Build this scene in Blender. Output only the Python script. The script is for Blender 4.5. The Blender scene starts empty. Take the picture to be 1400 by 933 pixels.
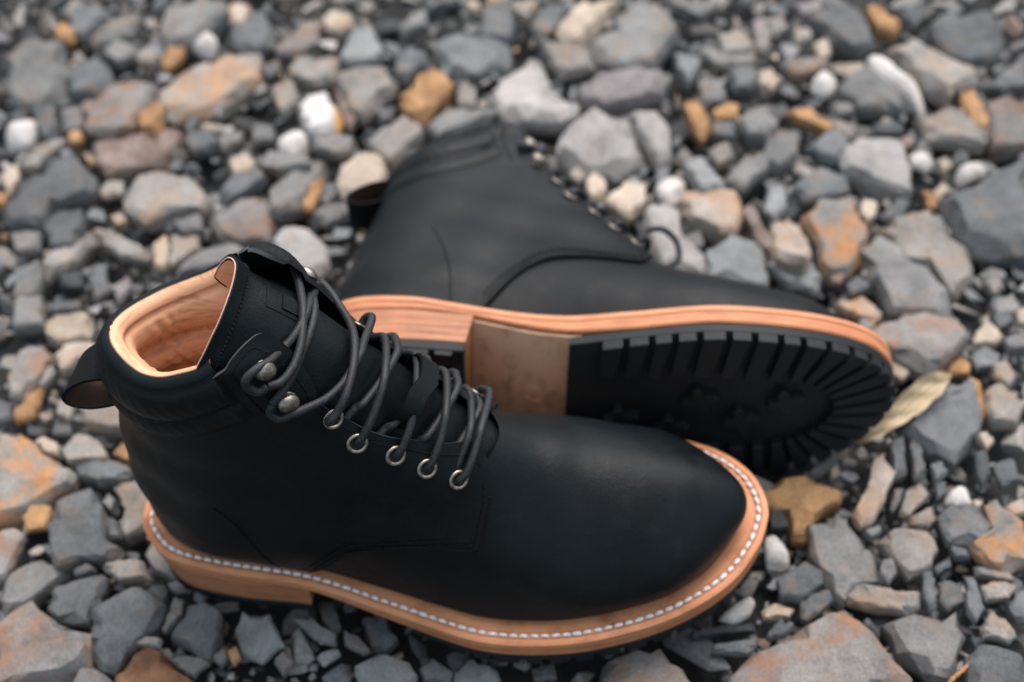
import bpy, bmesh, math, random
import numpy as np
from mathutils import Vector, Matrix
from mathutils.geometry import delaunay_2d_cdt

random.seed(7)
rng = np.random.default_rng(11)
scn = bpy.context.scene
COL = scn.collection

# ------------------------------------------------------------------ camera
cam_data = bpy.data.cameras.new("camera")
cam = bpy.data.objects.new("camera", cam_data)
COL.objects.link(cam)
scn.camera = cam
RIGHT = Vector((0.99850448, -0.04209943, -0.03487739))
UP = Vector((0.05466986, 0.76891479, 0.63700961))
FWD = Vector((0.0, 0.6379637, -0.77006644))
CAM = Vector((0.0, -0.4553555, 0.54964568))
FPX = 1700.6936
cam.matrix_world = Matrix(((RIGHT.x, UP.x, -FWD.x, CAM.x), (RIGHT.y, UP.y, -FWD.y, CAM.y),
                           (RIGHT.z, UP.z, -FWD.z, CAM.z), (0, 0, 0, 1)))
cam_data.sensor_width = 36.0
cam_data.lens = FPX / 1400.0 * 36.0
cam_data.clip_start = 0.02
cam_data.clip_end = 50.0
cam_data.dof.use_dof = True
cam_data.dof.focus_distance = 0.497
cam_data.dof.aperture_fstop = 5.2
cam_data.dof.aperture_blades = 0

# ------------------------------------------------------------------ sky and light (overcast)
SUN_EL, SUN_AZ = math.radians(64), math.radians(20)      # azimuth measured from +Y towards +X
world = bpy.data.worlds.new("World")
scn.world = world
world.use_nodes = True
wn = world.node_tree
wn.nodes.clear()
w_out = wn.nodes.new("ShaderNodeOutputWorld")
w_bg = wn.nodes.new("ShaderNodeBackground")
w_sky = wn.nodes.new("ShaderNodeTexSky")
w_sky.sky_type = 'NISHITA'
w_sky.sun_disc = False
w_sky.sun_elevation = SUN_EL
w_sky.sun_rotation = SUN_AZ
w_sky.air_density = 1.0
w_sky.dust_density = 5.0
w_sky.ozone_density = 1.0
w_bg.inputs["Strength"].default_value = 0.15
w_hs = wn.nodes.new("ShaderNodeHueSaturation")           # an overcast sky is far less blue
w_hs.inputs["Saturation"].default_value = 0.62
w_hs.inputs["Hue"].default_value = 0.468
wn.links.new(w_sky.outputs[0], w_hs.inputs["Color"])
wn.links.new(w_hs.outputs[0], w_bg.inputs["Color"])
wn.links.new(w_bg.outputs[0], w_out.inputs["Surface"])
sun_data = bpy.data.lights.new("sun", 'SUN')
sun_data.energy = 0.85
sun_data.angle = math.radians(24)
sun_data.color = (1.0, 0.93, 0.86)
sun = bpy.data.objects.new("sun", sun_data)
COL.objects.link(sun)
sd = Vector((math.sin(SUN_AZ) * math.cos(SUN_EL), math.cos(SUN_AZ) * math.cos(SUN_EL), math.sin(SUN_EL)))
sun.rotation_euler = (-sd).to_track_quat('-Z', 'Y').to_euler()
sun.location = sd * 3

scn.view_settings.view_transform = 'Standard'
scn.view_settings.look = 'None'
scn.view_settings.exposure = 0.88
scn.view_settings.gamma = 1.0
scn.view_settings.use_curve_mapping = False
scn.render.engine = 'CYCLES'
scn.cycles.use_denoising = True
scn.cycles.max_bounces = 6
# ------------------------------------------------------------------ helpers
def empty(name, M=None):
    o = bpy.data.objects.new(name, None)
    o.empty_display_size = 0.05
    COL.objects.link(o)
    if M is not None:
        o.matrix_world = M
    return o

def mesh_data(name, verts, faces, mats, smooth=True, angle=None, mat_ids=None):
    me = bpy.data.meshes.new(name)
    me.from_pydata([tuple(map(float, v)) for v in verts], [], [tuple(int(i) for i in f) for f in faces])
    for m in (mats if isinstance(mats, (list, tuple)) else [mats]):
        me.materials.append(m)
    if mat_ids is not None:
        me.polygons.foreach_set("material_index", np.asarray(mat_ids, dtype=np.int32))
    if smooth:
        me.polygons.foreach_set("use_smooth", np.ones(len(me.polygons), dtype=bool))
        if angle:
            me.set_sharp_from_angle(angle=math.radians(angle))
    me.update()
    return me

def link(name, me, parent=None, M=None):
    o = bpy.data.objects.new(name, me)
    COL.objects.link(o)
    if parent is not None:
        o.parent = parent
    if M is not None:
        o.matrix_local = M
    return o

def fix_normals(me):
    bm = bmesh.new(); bm.from_mesh(me)
    bmesh.ops.recalc_face_normals(bm, faces=bm.faces)
    bm.to_mesh(me); bm.free()

def obj(name, verts, faces, mats, parent=None, smooth=True, angle=None, mat_ids=None, recalc=True):
    me = mesh_data(name, verts, faces, mats, smooth, None, mat_ids)
    if recalc:
        fix_normals(me)
    if smooth and angle:
        me.set_sharp_from_angle(angle=math.radians(angle))
    return link(name, me, parent)

def catmull(p, n=12):
    p = np.asarray(p, float)
    P = np.vstack([2 * p[0] - p[1], p, 2 * p[-1] - p[-2]])
    out = []
    for i in range(1, len(P) - 2):
        a, b, c, d = P[i - 1:i + 3]
        t = np.linspace(0, 1, n, endpoint=False)[:, None]
        out.append(.5 * (2 * b + (c - a) * t + (2 * a - 5 * b + 4 * c - d) * t ** 2 + (-a + 3 * b - 3 * c + d) * t ** 3))
    out.append(p[-1:])
    return np.vstack(out)

_dense = {}
def interp_curve(keys, t):
    """keys: rows (t, x, z) -> smooth interpolation"""
    d = _dense.get(id(keys))
    if d is None: d = _dense[id(keys)] = catmull(np.asarray(keys, float), 16)
    return np.stack([np.interp(t, d[:, 0], d[:, j]) for j in range(1, d.shape[1])], -1)

def tube(path, r, nseg=8, closed=False, caps=True):
    P = np.asarray(path, float)
    n = len(P)
    R = np.full(n, r) if np.isscalar(r) else np.asarray(r)
    T = np.gradient(P, axis=0) if not closed else np.roll(P, -1, 0) - np.roll(P, 1, 0)
    T /= np.linalg.norm(T, axis=1)[:, None] + 1e-12
    N = np.zeros_like(P)
    a = np.array([0, 0, 1.0]) if abs(T[0][2]) < .9 else np.array([1.0, 0, 0])
    cur = np.cross(T[0], a); cur /= np.linalg.norm(cur)
    for i in range(n):
        cur = cur - T[i] * (cur @ T[i]); cur /= np.linalg.norm(cur) + 1e-12
        N[i] = cur
    B = np.cross(T, N)
    th = np.linspace(0, 2 * np.pi, nseg, endpoint=False)
    V = (P[:, None] + R[:, None, None] * (np.cos(th)[None, :, None] * N[:, None] + np.sin(th)[None, :, None] * B[:, None])).reshape(-1, 3)
    F = []
    m = n if closed else n - 1
    for i in range(m):
        j = (i + 1) % n
        for k in range(nseg):
            l = (k + 1) % nseg
            F.append((i * nseg + k, i * nseg + l, j * nseg + l, j * nseg + k))
    if caps and not closed:
        F.append(tuple(range(nseg - 1, -1, -1)))
        F.append(tuple((n - 1) * nseg + k for k in range(nseg)))
    return V, F

class MB:
    """collects pieces into one mesh"""
    def __init__(s): s.v, s.f, s.n = [], [], 0
    def add(s, V, F):
        V = np.asarray(V, float)
        s.v.append(V); s.f += [tuple(i + s.n for i in f) for f in F]; s.n += len(V)
    def out(s): return np.vstack(s.v), s.f

# ------------------------------------------------------------------ materials
def new_mat(name):
    m = bpy.data.materials.new(name); m.use_nodes = True
    nt = m.node_tree
    return m, nt, nt.nodes["Principled BSDF"]

def node(nt, t, **kw):
    n = nt.nodes.new(t)
    for k, v in kw.items():
        if k.startswith("i_"):
            n.inputs[k[2:].replace("_", " ")].default_value = v
        else:
            setattr(n, k, v)
    return n

def ramp(nt, fac, stops):
    r = nt.nodes.new("ShaderNodeValToRGB")
    el = r.color_ramp.elements
    while len(el) < len(stops): el.new(0.5)
    for e, (p, c) in zip(el, stops):
        e.position = p; e.color = (*c, 1) if len(c) == 3 else c
    nt.links.new(fac, r.inputs[0])
    return r.outputs[0]

def texco(nt, scale=(1, 1, 1)):
    tc = nt.nodes.new("ShaderNodeTexCoord"); mp = nt.nodes.new("ShaderNodeMapping")
    mp.inputs["Scale"].default_value = scale
    nt.links.new(tc.outputs["Object"], mp.inputs[0])
    return mp.outputs[0]

def noise(nt, vec, scale, detail=4, rough=.55):
    n = nt.nodes.new("ShaderNodeTexNoise")
    n.inputs["Scale"].default_value = scale; n.inputs["Detail"].default_value = detail; n.inputs["Roughness"].default_value = rough
    nt.links.new(vec, n.inputs["Vector"])
    return n.outputs["Fac"]

def mixc(nt, fac, a, b):
    m = nt.nodes.new("ShaderNodeMix"); m.data_type = 'RGBA'
    for s, val in ((m.inputs[0], fac), (m.inputs[6], a), (m.inputs[7], b)):
        if hasattr(val, "is_linked") or hasattr(val, "links"): nt.links.new(val, s)
        else: s.default_value = val if not isinstance(val, tuple) else (*val, 1)[:4]
    return m.outputs[2]

def bump(nt, bsdf, height, strength=.3, dist=.001, prev=None):
    b = nt.nodes.new("ShaderNodeBump")
    b.inputs["Strength"].default_value = strength; b.inputs["Distance"].default_value = dist
    nt.links.new(height, b.inputs["Height"])
    if prev is not None: nt.links.new(prev, b.inputs["Normal"])
    nt.links.new(b.outputs[0], bsdf.inputs["Normal"])
    return b.outputs[0]

def mat_leather():
    m, nt, b = new_mat("black_oiled_leather")
    v = texco(nt)
    n1 = noise(nt, v, 22, 5, .6); n2 = noise(nt, v, 1300, 3, .65); n3 = noise(nt, v, 90, 7, .72); n5 = noise(nt, texco(nt, (1, 1, 2.5)), 240, 6, .75)
    c = ramp(nt, n1, [(.3, (.0009, .0024, .0034)), (.7, (.0028, .0060, .0078))])
    sc = ramp(nt, n3, [(.54, (0, 0, 0)), (.78, (.55, .55, .55))])
    c2 = mixc(nt, sc, c, (.0075, .0128, .0155))
    # pale scuffs and dust specks
    sf = ramp(nt, n5, [(.66, (0, 0, 0)), (.80, (.30, .30, .30))])
    c2 = mixc(nt, sf, c2, (.036, .041, .042))
    vo = nt.nodes.new("ShaderNodeTexVoronoi"); vo.inputs["Scale"].default_value = 210; nt.links.new(v, vo.inputs["Vector"])
    du = ramp(nt, vo.outputs["Distance"], [(.0, (.5, .5, .5)), (.055, (0, 0, 0))])
    c2 = mixc(nt, du, c2, (.10, .098, .09))
    nt.links.new(c2, b.inputs["Base Color"])
    nt.links.new(ramp(nt, n3, [(.3, (.36,) * 3), (.7, (.54,) * 3)]), b.inputs["Roughness"])
    b.inputs["Specular IOR Level"].default_value = .21
    p = bump(nt, b, n2, .34, .0005)
    p = bump(nt, b, n5, .20, .0007, p)
    bump(nt, b, n3, .25, .0011, p)
    return m

def mat_tan(name="tan_veg_leather", c0=(.40, .150, .066), c1=(.54, .230, .108), rough=.5, layered=False, pink=0):
    m, nt, b = new_mat(name)
    v = texco(nt, (1, 1, 1))
    n1 = noise(nt, v, 30, 5, .6)
    c = ramp(nt, n1, [(.3, c0), (.72, c1)])
    h = noise(nt, v, 700, 3, .6)
    sm_ = ramp(nt, noise(nt, texco(nt, (40, 40, 330)), 1.0, 6, .7), [(.34, (.52, .46, .42)), (.50, (1, 1, 1))])
    ms = nt.nodes.new("ShaderNodeMix"); ms.data_type = 'RGBA'; ms.blend_type = 'MULTIPLY'; ms.inputs[0].default_value = .75
    nt.links.new(c, ms.inputs[6]); nt.links.new(sm_, ms.inputs[7]); c = ms.outputs[2]
    if layered:
        vs = texco(nt, (25, 25, 900))
        n2 = noise(nt, vs, 1.0, 4, .65)
        dk = ramp(nt, n2, [(.30, (.55, .55, .55)), (.55, (1, 1, 1))])
        mm = nt.nodes.new("ShaderNodeMix"); mm.data_type = 'RGBA'; mm.blend_type = 'MULTIPLY'; mm.inputs[0].default_value = .8
        nt.links.new(c, mm.inputs[6]); nt.links.new(dk, mm.inputs[7]); c = mm.outputs[2]
        h = n2
    nt.links.new(c, b.inputs["Base Color"])
    b.inputs["Roughness"].default_value = rough
    b.inputs["Specular IOR Level"].default_value = .35
    bump(nt, b, h, .2, .0005)
    return m

def mat_plain(name, col, rough=.6, metallic=0., bscale=0, bstr=.2, bdist=.0004, spec=.5):
    m, nt, b = new_mat(name)
    v = texco(nt)
    n1 = noise(nt, v, 60, 4, .6)
    c = ramp(nt, n1, [(.3, tuple(x * .8 for x in col)), (.7, tuple(min(1, x * 1.2) for x in col))])
    nt.links.new(c, b.inputs["Base Color"])
    b.inputs["Roughness"].default_value = rough; b.inputs["Metallic"].default_value = metallic
    b.inputs["Specular IOR Level"].default_value = spec
    if bscale:
        bump(nt, b, noise(nt, v, bscale, 3, .6), bstr, bdist)
    return m

def mat_lace():
    m, nt, b = new_mat("waxed_lace")
    tc = nt.nodes.new("ShaderNodeTexCoord")
    n1 = noise(nt, tc.outputs["Object"], 1500, 2, .5)
    vo = nt.nodes.new("ShaderNodeTexVoronoi"); vo.inputs["Scale"].default_value = 1300
    nt.links.new(tc.outputs["Object"], vo.inputs["Vector"])
    c = ramp(nt, vo.outputs["Distance"], [(.0, (.036, .044, .051)), (.5, (.0038, .0056, .0070))])
    nt.links.new(c, b.inputs["Base Color"])
    b.inputs["Roughness"].default_value = .62
    bump(nt, b, vo.outputs["Distance"], -.7, .0006)
    return m

def mat_metal():
    m, nt, b = new_mat("antique_nickel")
    v = texco(nt)
    n1 = noise(nt, v, 260, 5, .65)
    nt.links.new(ramp(nt, n1, [(.35, (.15, .132, .115)), (.65, (.50, .445, .38))]), b.inputs["Base Color"])
    nt.links.new(ramp(nt, n1, [(.3, (.55,) * 3), (.7, (.34,) * 3)]), b.inputs["Roughness"])
    b.inputs["Metallic"].default_value = 1.0
    bump(nt, b, n1, .25, .0004)
    return m

M_LEATHER = mat_leather()
M_TAN = mat_tan()
M_WELT = mat_tan("welt_leather", (.47, .188, .084), (.61, .275, .136), .5)
M_STACK = mat_tan("stacked_leather", (.32, .124, .058), (.46, .196, .098), .5, True)
M_LINING = mat_tan("lining_leather", (.66, .34, .185), (.76, .44, .27), .5)
M_SHANK = mat_tan("shank_leather", (.76, .44, .27), (.84, .54, .35), .45)
M_EDGE = mat_plain("cut_leather_edge", (.045, .050, .052), .75)
M_RAW = mat_plain("raw_leather_edge", (.55, .36, .29), .8)
M_RUBBER = mat_plain("black_rubber", (.0075, .0110, .0128), .58, 0, 400, .25, spec=.28)
M_LACE = mat_lace()
M_METAL = mat_metal()
M_WHITE = mat_plain("white_thread", (.74, .71, .69), .7, 0, 1500, .4)
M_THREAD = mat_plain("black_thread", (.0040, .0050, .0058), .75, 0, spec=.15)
M_DARK = mat_plain("hole_shade", (.004, .004, .004), .9)  # flat black eyelet disc, the hole's shade put into its colour
M_WEB = mat_plain("black_webbing", (.0050, .0060, .0068), .8, 0, 1200, .5, spec=.12)
M_WEBIN = mat_plain("brown_webbing_back", (.060, .034, .024), .85, 0, 900, .6, spec=.2)

# ------------------------------------------------------------------ sole outline (right boot, lateral side is -y)
_OUT = [[0, 0], [.004, -.0150], [.02, -.0290], [.05, -.0356], [.09, -.0398], [.13, -.0503], [.17, -.0618], [.205, -.0630], [.235, -.0575], [.262, -.0482],
        [.285, -.0342], [.2985, -.0175], [.3042, -.0035], [.305, .0050], [.3030, .0150], [.2965, .0275], [.283, .0400], [.262, .0495], [.235, .0548], [.205, .0552], [.17, .0486], [.13, .0394],
        [.09, .0359], [.05, .0360], [.02, .0300], [.004, .0150]]
_cl = catmull(_OUT[-2:] + _OUT + _OUT[:2], 12)[24:-24 + 12]
_tip = int(np.argmax(_cl[:, 0])); _cl = _cl[:26 * 12 + 1]
LAT, MED = _cl[:_tip + 1], _cl[_tip:][::-1]
def inset_curve(c, d, sgn):
    """c runs heel -> toe. moves inwards by d(x)"""
    T = np.gradient(c, axis=0); T /= np.linalg.norm(T, axis=1)[:, None] + 1e-12
    T[0] = (0, sgn); T[-1] = (0, -sgn)
    N = np.stack([-T[:, 1], T[:, 0]], 1) * (-sgn)
    dd = d(c[:, 0]) if callable(d) else d
    out = c + N * (np.asarray(dd)[:, None] if not np.isscalar(dd) else dd)
    return out
def yfun(c):
    o = np.argsort(c[:, 0]); return lambda x: np.interp(x, c[o, 0], c[o, 1])
def spring(x): return np.clip((np.asarray(x) - .22) / .085, 0, 1) ** 2 * .010
def z_feather(x):
    return np.interp(x, [0, .03, .06, .085, .10, .12, .14, .17, .22, .32], [.0400, .0395, .0375, .0340, .0310, .0275, .0250, .0232, .0230, .0230]) + spring(x)
def z_midbot(x):
    return np.interp(x, [0, .06, .085, .10, .12, .14, .17, .32], [.0300, .0290, .0270, .0230, .0175, .0135, .0112, .0110]) + spring(x)

def ring(d, zf, x0=None, x1=None, n=90):
    """closed ring of outline inset by d; optional clip in x; runs lateral heel->toe, medial toe->heel"""
    l = inset_curve(LAT, d, -1); m = inset_curve(MED, d, 1)
    xa = max(l[0, 0], m[0, 0]) if x0 is None else x0
    xb = min(l[-1, 0], m[-1, 0]) if x1 is None else x1
    t = (1 - np.cos(np.linspace(0, np.pi, n))) / 2
    if x0 is not None and x1 is not None: t = np.linspace(0, 1, n)
    elif x0 is not None: t = np.sin(np.linspace(0, np.pi / 2, n))
    elif x1 is not None: t = 1 - np.cos(np.linspace(0, np.pi / 2, n))
    xs = xa + (xb - xa) * t
    yl, ym = yfun(l)(xs), yfun(m)(xs)
    L = np.stack([xs, yl, zf(xs)], 1); Mx = np.stack([xs, ym, zf(xs)], 1)[::-1]
    return np.vstack([L, Mx])

def loft(rings, cap0=True, cap1=True):
    n = len(rings[0]); V = np.vstack(rings); F = []
    for k in range(len(rings) - 1):
        for i in range(n):
            j = (i + 1) % n
            F.append((k * n + i, k * n + j, (k + 1) * n + j, (k + 1) * n + i))
    for flag, off in ((cap0, 0), (cap1, (len(rings) - 1) * n)):
        if flag:
            for i in range(n // 2 - 1):
                F.append((off + i, off + i + 1, off + n - 2 - i, off + n - 1 - i))
    return V, F

def merge(V, F, eps=1e-5):
    me = bpy.data.meshes.new("tmp"); me.from_pydata([tuple(v) for v in V], [], F)
    bm = bmesh.new(); bm.from_mesh(me)
    bmesh.ops.remove_doubles(bm, verts=bm.verts, dist=eps)
    bmesh.ops.recalc_face_normals(bm, faces=bm.faces)
    bm.verts.index_update()
    V2 = np.array([v.co[:] for v in bm.verts]); F2 = [tuple(v.index for v in f.verts) for f in bm.faces]
    bm.free(); bpy.data.meshes.remove(me)
    return V2, F2

# ------------------------------------------------------------------ upper surface: half width^2 as a thin-plate function of (x, z)
BACK = [(0, .0130, .0400), (.1, .0105, .053), (.25, .0105, .075), (.4, .0135, .098), (.55, .0178, .118), (.7, .0222, .138), (.85, .0255, .157), (1, .0290, .1765)]
FRONT = [(0, .2895, .0330), (.05, .2940, .0410), (.10, .2930, .0495), (.16, .2860, .0580), (.24, .2710, .0675), (.33, .2470, .0760), (.42, .2200, .0840),
         (.50, .1980, .0935), (.58, .1770, .1080), (.68, .1520, .1335), (.80, .1280, .1620), (.90, .1110, .1840), (1, .0985, .2020)]
TOPL = [(0, .0290, .1765), (.25, .0450, .1758), (.5, .0635, .1775), (.75, .0830, .1850), (1, .0985, .2020)]
def d_feather(x): return np.interp(x, [0, .04, .1, .15, .2, .28, .31], [.0128, .0090, .0085, .0094, .0094, .0112, .0142])

def width_samples(side):
    c = inset_curve(LAT if side < 0 else MED, d_feather, side)
    fy = yfun(c); S = []
    for x in np.concatenate([np.linspace(.0165, .045, 7), np.linspace(.06, .26, 14), np.linspace(.267, .2865, 7)]):
        S.append((x, float(z_feather(x)), abs(float(fy(x)))))
    k = 1.045 if side < 0 else .985
    inner = [(.27, .045, .0325), (.27, .055, .0240), (.27, .063, .0120), (.255, .04, .0425), (.255, .055, .0335), (.255, .066, .0185),
             (.235, .038, .0468), (.235, .050, .0415), (.235, .060, .0340), (.235, .070, .0235), (.235, .077, .0115),
             (.215, .045, .0480), (.215, .060, .0385), (.215, .072, .0275), (.215, .081, .0145),
             (.19, .040, .0480), (.19, .060, .0415), (.19, .075, .0300), (.19, .087, .0190),
             (.17, .050, .0440), (.17, .071, .0370), (.17, .090, .0275), (.1765, .099, .0170), (.1664, .1035, .0225),
             (.149, .126, .0180), (.1428, .1253, .0240), (.1544, .1143, .0235), (.15, .05, .0420), (.15, .07, .0380), (.15, .09, .0320),
             (.123, .068, .0375), (.12, .05, .0365), (.12, .09, .0335), (.1292, .1367, .0250), (.12, .115, .0305), (.1228, .150, .0205), (.1208, .1504, .0225),
             (.10, .05, .0340), (.10, .075, .0340), (.10, .10, .0320), (.10, .13, .0295), (.10, .155, .0270), (.1067, .1697, .0240), (.1006, .1830, .0220), (.0967, .191, .0170),
             (.07, .05, .0325), (.07, .075, .0330), (.07, .10, .0310), (.07, .13, .0290), (.07, .155, .0280), (.07, .178, .0275),
             (.045, .05, .0295), (.045, .075, .0300), (.045, .10, .0275), (.045, .13, .0245), (.048, .155, .0245), (.050, .174, .0248),
             (.027, .05, .0220), (.027, .075, .0220), (.028, .10, .0190), (.032, .13, .0170), (.036, .155, .0172), (.040, .173, .0178),
             (.0815, .186, .0262), (.062, .1775, .0275), (.085, .17, .0270)]
    for x, z, y in inner: S.append((x, z, y * k))
    t = np.linspace(0.02, 1, 40)
    for x, z in interp_curve(BACK, t): S.append((x, z, 0))
    for x, z in interp_curve(FRONT, t): S.append((x, z, 0))
    return np.array(S)

class TPS:
    def __init__(s, P, f, lam=2e-3):
        P = np.asarray(P, float) * 20; n = len(P)
        s.P = P; K = s.k(np.linalg.norm(P[:, None] - P[None], axis=2)) + lam * np.eye(n)
        A = np.hstack([np.ones((n, 1)), P])
        Mx = np.block([[K, A], [A.T, np.zeros((3, 3))]])
        s.w = np.linalg.solve(Mx, np.concatenate([f, np.zeros(3)]))
    @staticmethod
    def k(r): return np.where(r > 1e-9, r * r * np.log(r + 1e-12), 0)
    def __call__(s, Q):
        Q = np.asarray(Q, float) * 20
        r = np.linalg.norm(Q[:, None] - s.P[None], axis=2)
        return s.k(r) @ s.w[:-3] + s.w[-3] + Q @ s.w[-2:]

_GX, _GZ = np.linspace(-.012, .316, 411), np.linspace(.012, .220, 261)
_grid = {}
for sd_ in (-1, 1):
    S = width_samples(sd_); t_ = TPS(S[:, :2], S[:, 2] ** 2 * 1e3)
    gx_, gz_ = np.meshgrid(_GX, _GZ, indexing='ij')
    pts_ = np.stack([gx_.ravel(), gz_.ravel()], 1)
    q_ = np.concatenate([t_(c) for c in np.array_split(pts_, 24)]).reshape(gx_.shape) / 1e3
    _grid[sd_] = np.stack([q_, np.gradient(q_, _GX, axis=0), np.gradient(q_, _GZ, axis=1)], -1)

def q_lookup(P, side):
    g = _grid[side]
    fx = np.clip((P[:, 0] - _GX[0]) / (_GX[1] - _GX[0]), 0, len(_GX) - 1.001); fz = np.clip((P[:, 1] - _GZ[0]) / (_GZ[1] - _GZ[0]), 0, len(_GZ) - 1.001)
    i, j = fx.astype(int), fz.astype(int); u, w = (fx - i)[:, None], (fz - j)[:, None]
    return g[i, j] * (1 - u) * (1 - w) + g[i + 1, j] * u * (1 - w) + g[i, j + 1] * (1 - u) * w + g[i + 1, j + 1] * u * w

def patch(a, v):
    """Coons patch in the side view (x, z)"""
    a = np.asarray(a, float); v = np.asarray(v, float); vc = np.clip(v, 0, 1)
    x0 = .0130 + (.2895 - .0130) * a
    C0 = np.stack([x0, z_feather(x0)], -1); C1 = interp_curve(TOPL, a)
    B = interp_curve(BACK, vc); F = interp_curve(FRONT, vc)
    A, Vv = a[..., None], vc[..., None]
    c00, c10 = np.array([.0130, .0400]), np.array([.2895, float(z_feather(.2895))])
    c01, c11 = np.array([.0290, .1765]), np.array([.0985, .2020])
    P = (1 - Vv) * C0 + Vv * C1 + (1 - A) * B + A * F - ((1 - A) * (1 - Vv) * c00 + A * (1 - Vv) * c10 + (1 - A) * Vv * c01 + A * Vv * c11)
    return P

def surf_av(a, v, side, off=0.0):
    """3-D points on the upper at (a, v), offset along the normal. v may exceed 1 (carries on upward)."""
    a, v = np.broadcast_arrays(np.asarray(a, float), np.asarray(v, float))
    sh = a.shape; a = a.ravel(); v = v.ravel()
    a = np.clip(a, 0, 1)
    P = patch(a, v)
    P3, N = surf_xz(P, side)
    if side > 0: wz = np.clip((P[:, 0] - .045) / .045, 0, 1)
    else: wz = np.clip((a - .92) / .08, 0, 1) ** 1.5
    wz = wz * np.clip((v - .72) / .28, 0, 1) * np.clip((P[:, 0] - .045) / .045, 0, 1)
    P3[:, 2] += .0085 * wz
    up = np.array([-.42, 0, .907])
    ex = np.maximum(v - 1, 0)[:, None] * .16
    P3 = P3 + up * ex
    o = np.broadcast_to(np.asarray(off, float), sh).ravel()
    return (P3 + N * o[:, None]).reshape(sh + (3,))

def surf_xz(P, side):
    g = q_lookup(np.asarray(P, float), side); Q, qx, qz = g[:, 0], g[:, 1], g[:, 2]
    y = np.sqrt(np.maximum(Q, 0))
    N = np.stack([-qx, 2 * y, -qz], -1)
    N /= np.linalg.norm(N, axis=1)[:, None] + 1e-9
    N[:, 1] *= side
    return np.stack([P[:, 0], side * y, P[:, 1]], -1), N

def on(x, z, side, off=0.0):
    p, n = surf_xz(np.array([[x, z]]), side)
    return p[0] + n[0] * off, n[0]

# inverse lookup (x, z) -> (a, v)
_ga, _gv = np.meshgrid((1 - np.cos(np.linspace(0, np.pi, 161))) / 2, np.linspace(0, 1, 161), indexing='ij')
_gP = patch(_ga, _gv).reshape(-1, 2)
def inv(P):
    P = np.atleast_2d(np.asarray(P, float)); e = 1e-3
    i = np.array([np.argmin(((_gP - p) ** 2).sum(1)) for p in P]); a, v = _ga.ravel()[i].copy(), _gv.ravel()[i].copy()
    for _ in range(6):
        ah, al, vh, vl = np.minimum(a + e, 1), np.maximum(a - e, 0), np.minimum(v + e, 1), np.maximum(v - e, 0)
        r = P - patch(a, v)
        ja = (patch(ah, v) - patch(al, v)) / (ah - al)[:, None]; jv = (patch(a, vh) - patch(a, vl)) / (vh - vl)[:, None]
        det = ja[:, 0] * jv[:, 1] - ja[:, 1] * jv[:, 0]; det = np.where(np.abs(det) < 1e-9, 1e-9, det)
        a = np.clip(a + np.clip((r[:, 0] * jv[:, 1] - r[:, 1] * jv[:, 0]) / det, -.1, .1), 0, 1)
        v = np.clip(v + np.clip((ja[:, 0] * r[:, 1] - ja[:, 1] * r[:, 0]) / det, -.1, .1), 0, 1)
    return np.stack([a, v], 1)

def th(a): return np.arccos(np.clip(1 - 2 * np.asarray(a), -1, 1)) / np.pi        # even spacing round the ends
def th_inv(t): return (1 - np.cos(np.pi * np.asarray(t))) / 2

def panel(poly_xz, side, off, thick, name, mats, parent, step=.02, shift=None, inner=True):
    """leather piece cut to a side-view outline and laid on the upper; off: height above the surface (number or function of x, z)"""
    av = inv(poly_xz); q = np.stack([th(av[:, 0]), av[:, 1]], 1)
    lo, hi = q.min(0), q.max(0)
    gx, gy = np.arange(lo[0], hi[0], step), np.arange(lo[1], hi[1], step)
    G = np.stack(np.meshgrid(gx, gy, indexing='ij'), -1).reshape(-1, 2)
    # keep points well inside
    ins_ = np.zeros(len(G), bool); dmin = np.full(len(G), 9.0)
    for i in range(len(q)):
        p, r = q[i], q[(i + 1) % len(q)]
        if p[1] != r[1]:
            ins_ ^= ((p[1] > G[:, 1]) != (r[1] > G[:, 1])) & (G[:, 0] < (r[0] - p[0]) * (G[:, 1] - p[1]) / (r[1] - p[1]) + p[0])
        d = r - p; t = np.clip(((G - p) @ d) / (d @ d + 1e-12), 0, 1)
        dmin = np.minimum(dmin, np.linalg.norm(p + d * t[:, None] - G, axis=1))
    keep = G[ins_ & (dmin > step * .45)]
    allp = [Vector(p) for p in q] + [Vector(k) for k in keep]
    res = delaunay_2d_cdt(allp, [], [list(range(len(q)))], 1, 1e-6)
    pts = np.array([p[:] for p in res[0]]); tris = [tuple(f) for f in res[2]]
    a, v = th_inv(pts[:, 0]), pts[:, 1]
    P = patch(a, v)
    o = off(P[:, 0], P[:, 1]) if callable(off) else np.full(len(P), off)
    top = surf_av(a, v, side, o); bot = surf_av(a, v, side, o - thick)
    if shift is not None:
        sv_ = shift(P[:, 0], P[:, 1]); top = top + sv_; bot = bot + sv_
    n = len(top); V = np.vstack([top, bot]); F = list(tris); ids = [0] * len(tris)
    cnt = {}
    for f in tris:
        for i in range(3):
            e = (f[i], f[(i + 1) % 3]); cnt[e] = 1
    for (i, j) in list(cnt):
        if (j, i) not in cnt: F.append((j, i, i + n, j + n)); ids.append(min(1, len(mats) - 1))
    if inner:
        for f in tris: F.append((f[0] + n, f[2] + n, f[1] + n)); ids.append(0)
    return obj(name, V, F, mats, parent, True, 50, ids), (V[:n], q)
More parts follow.
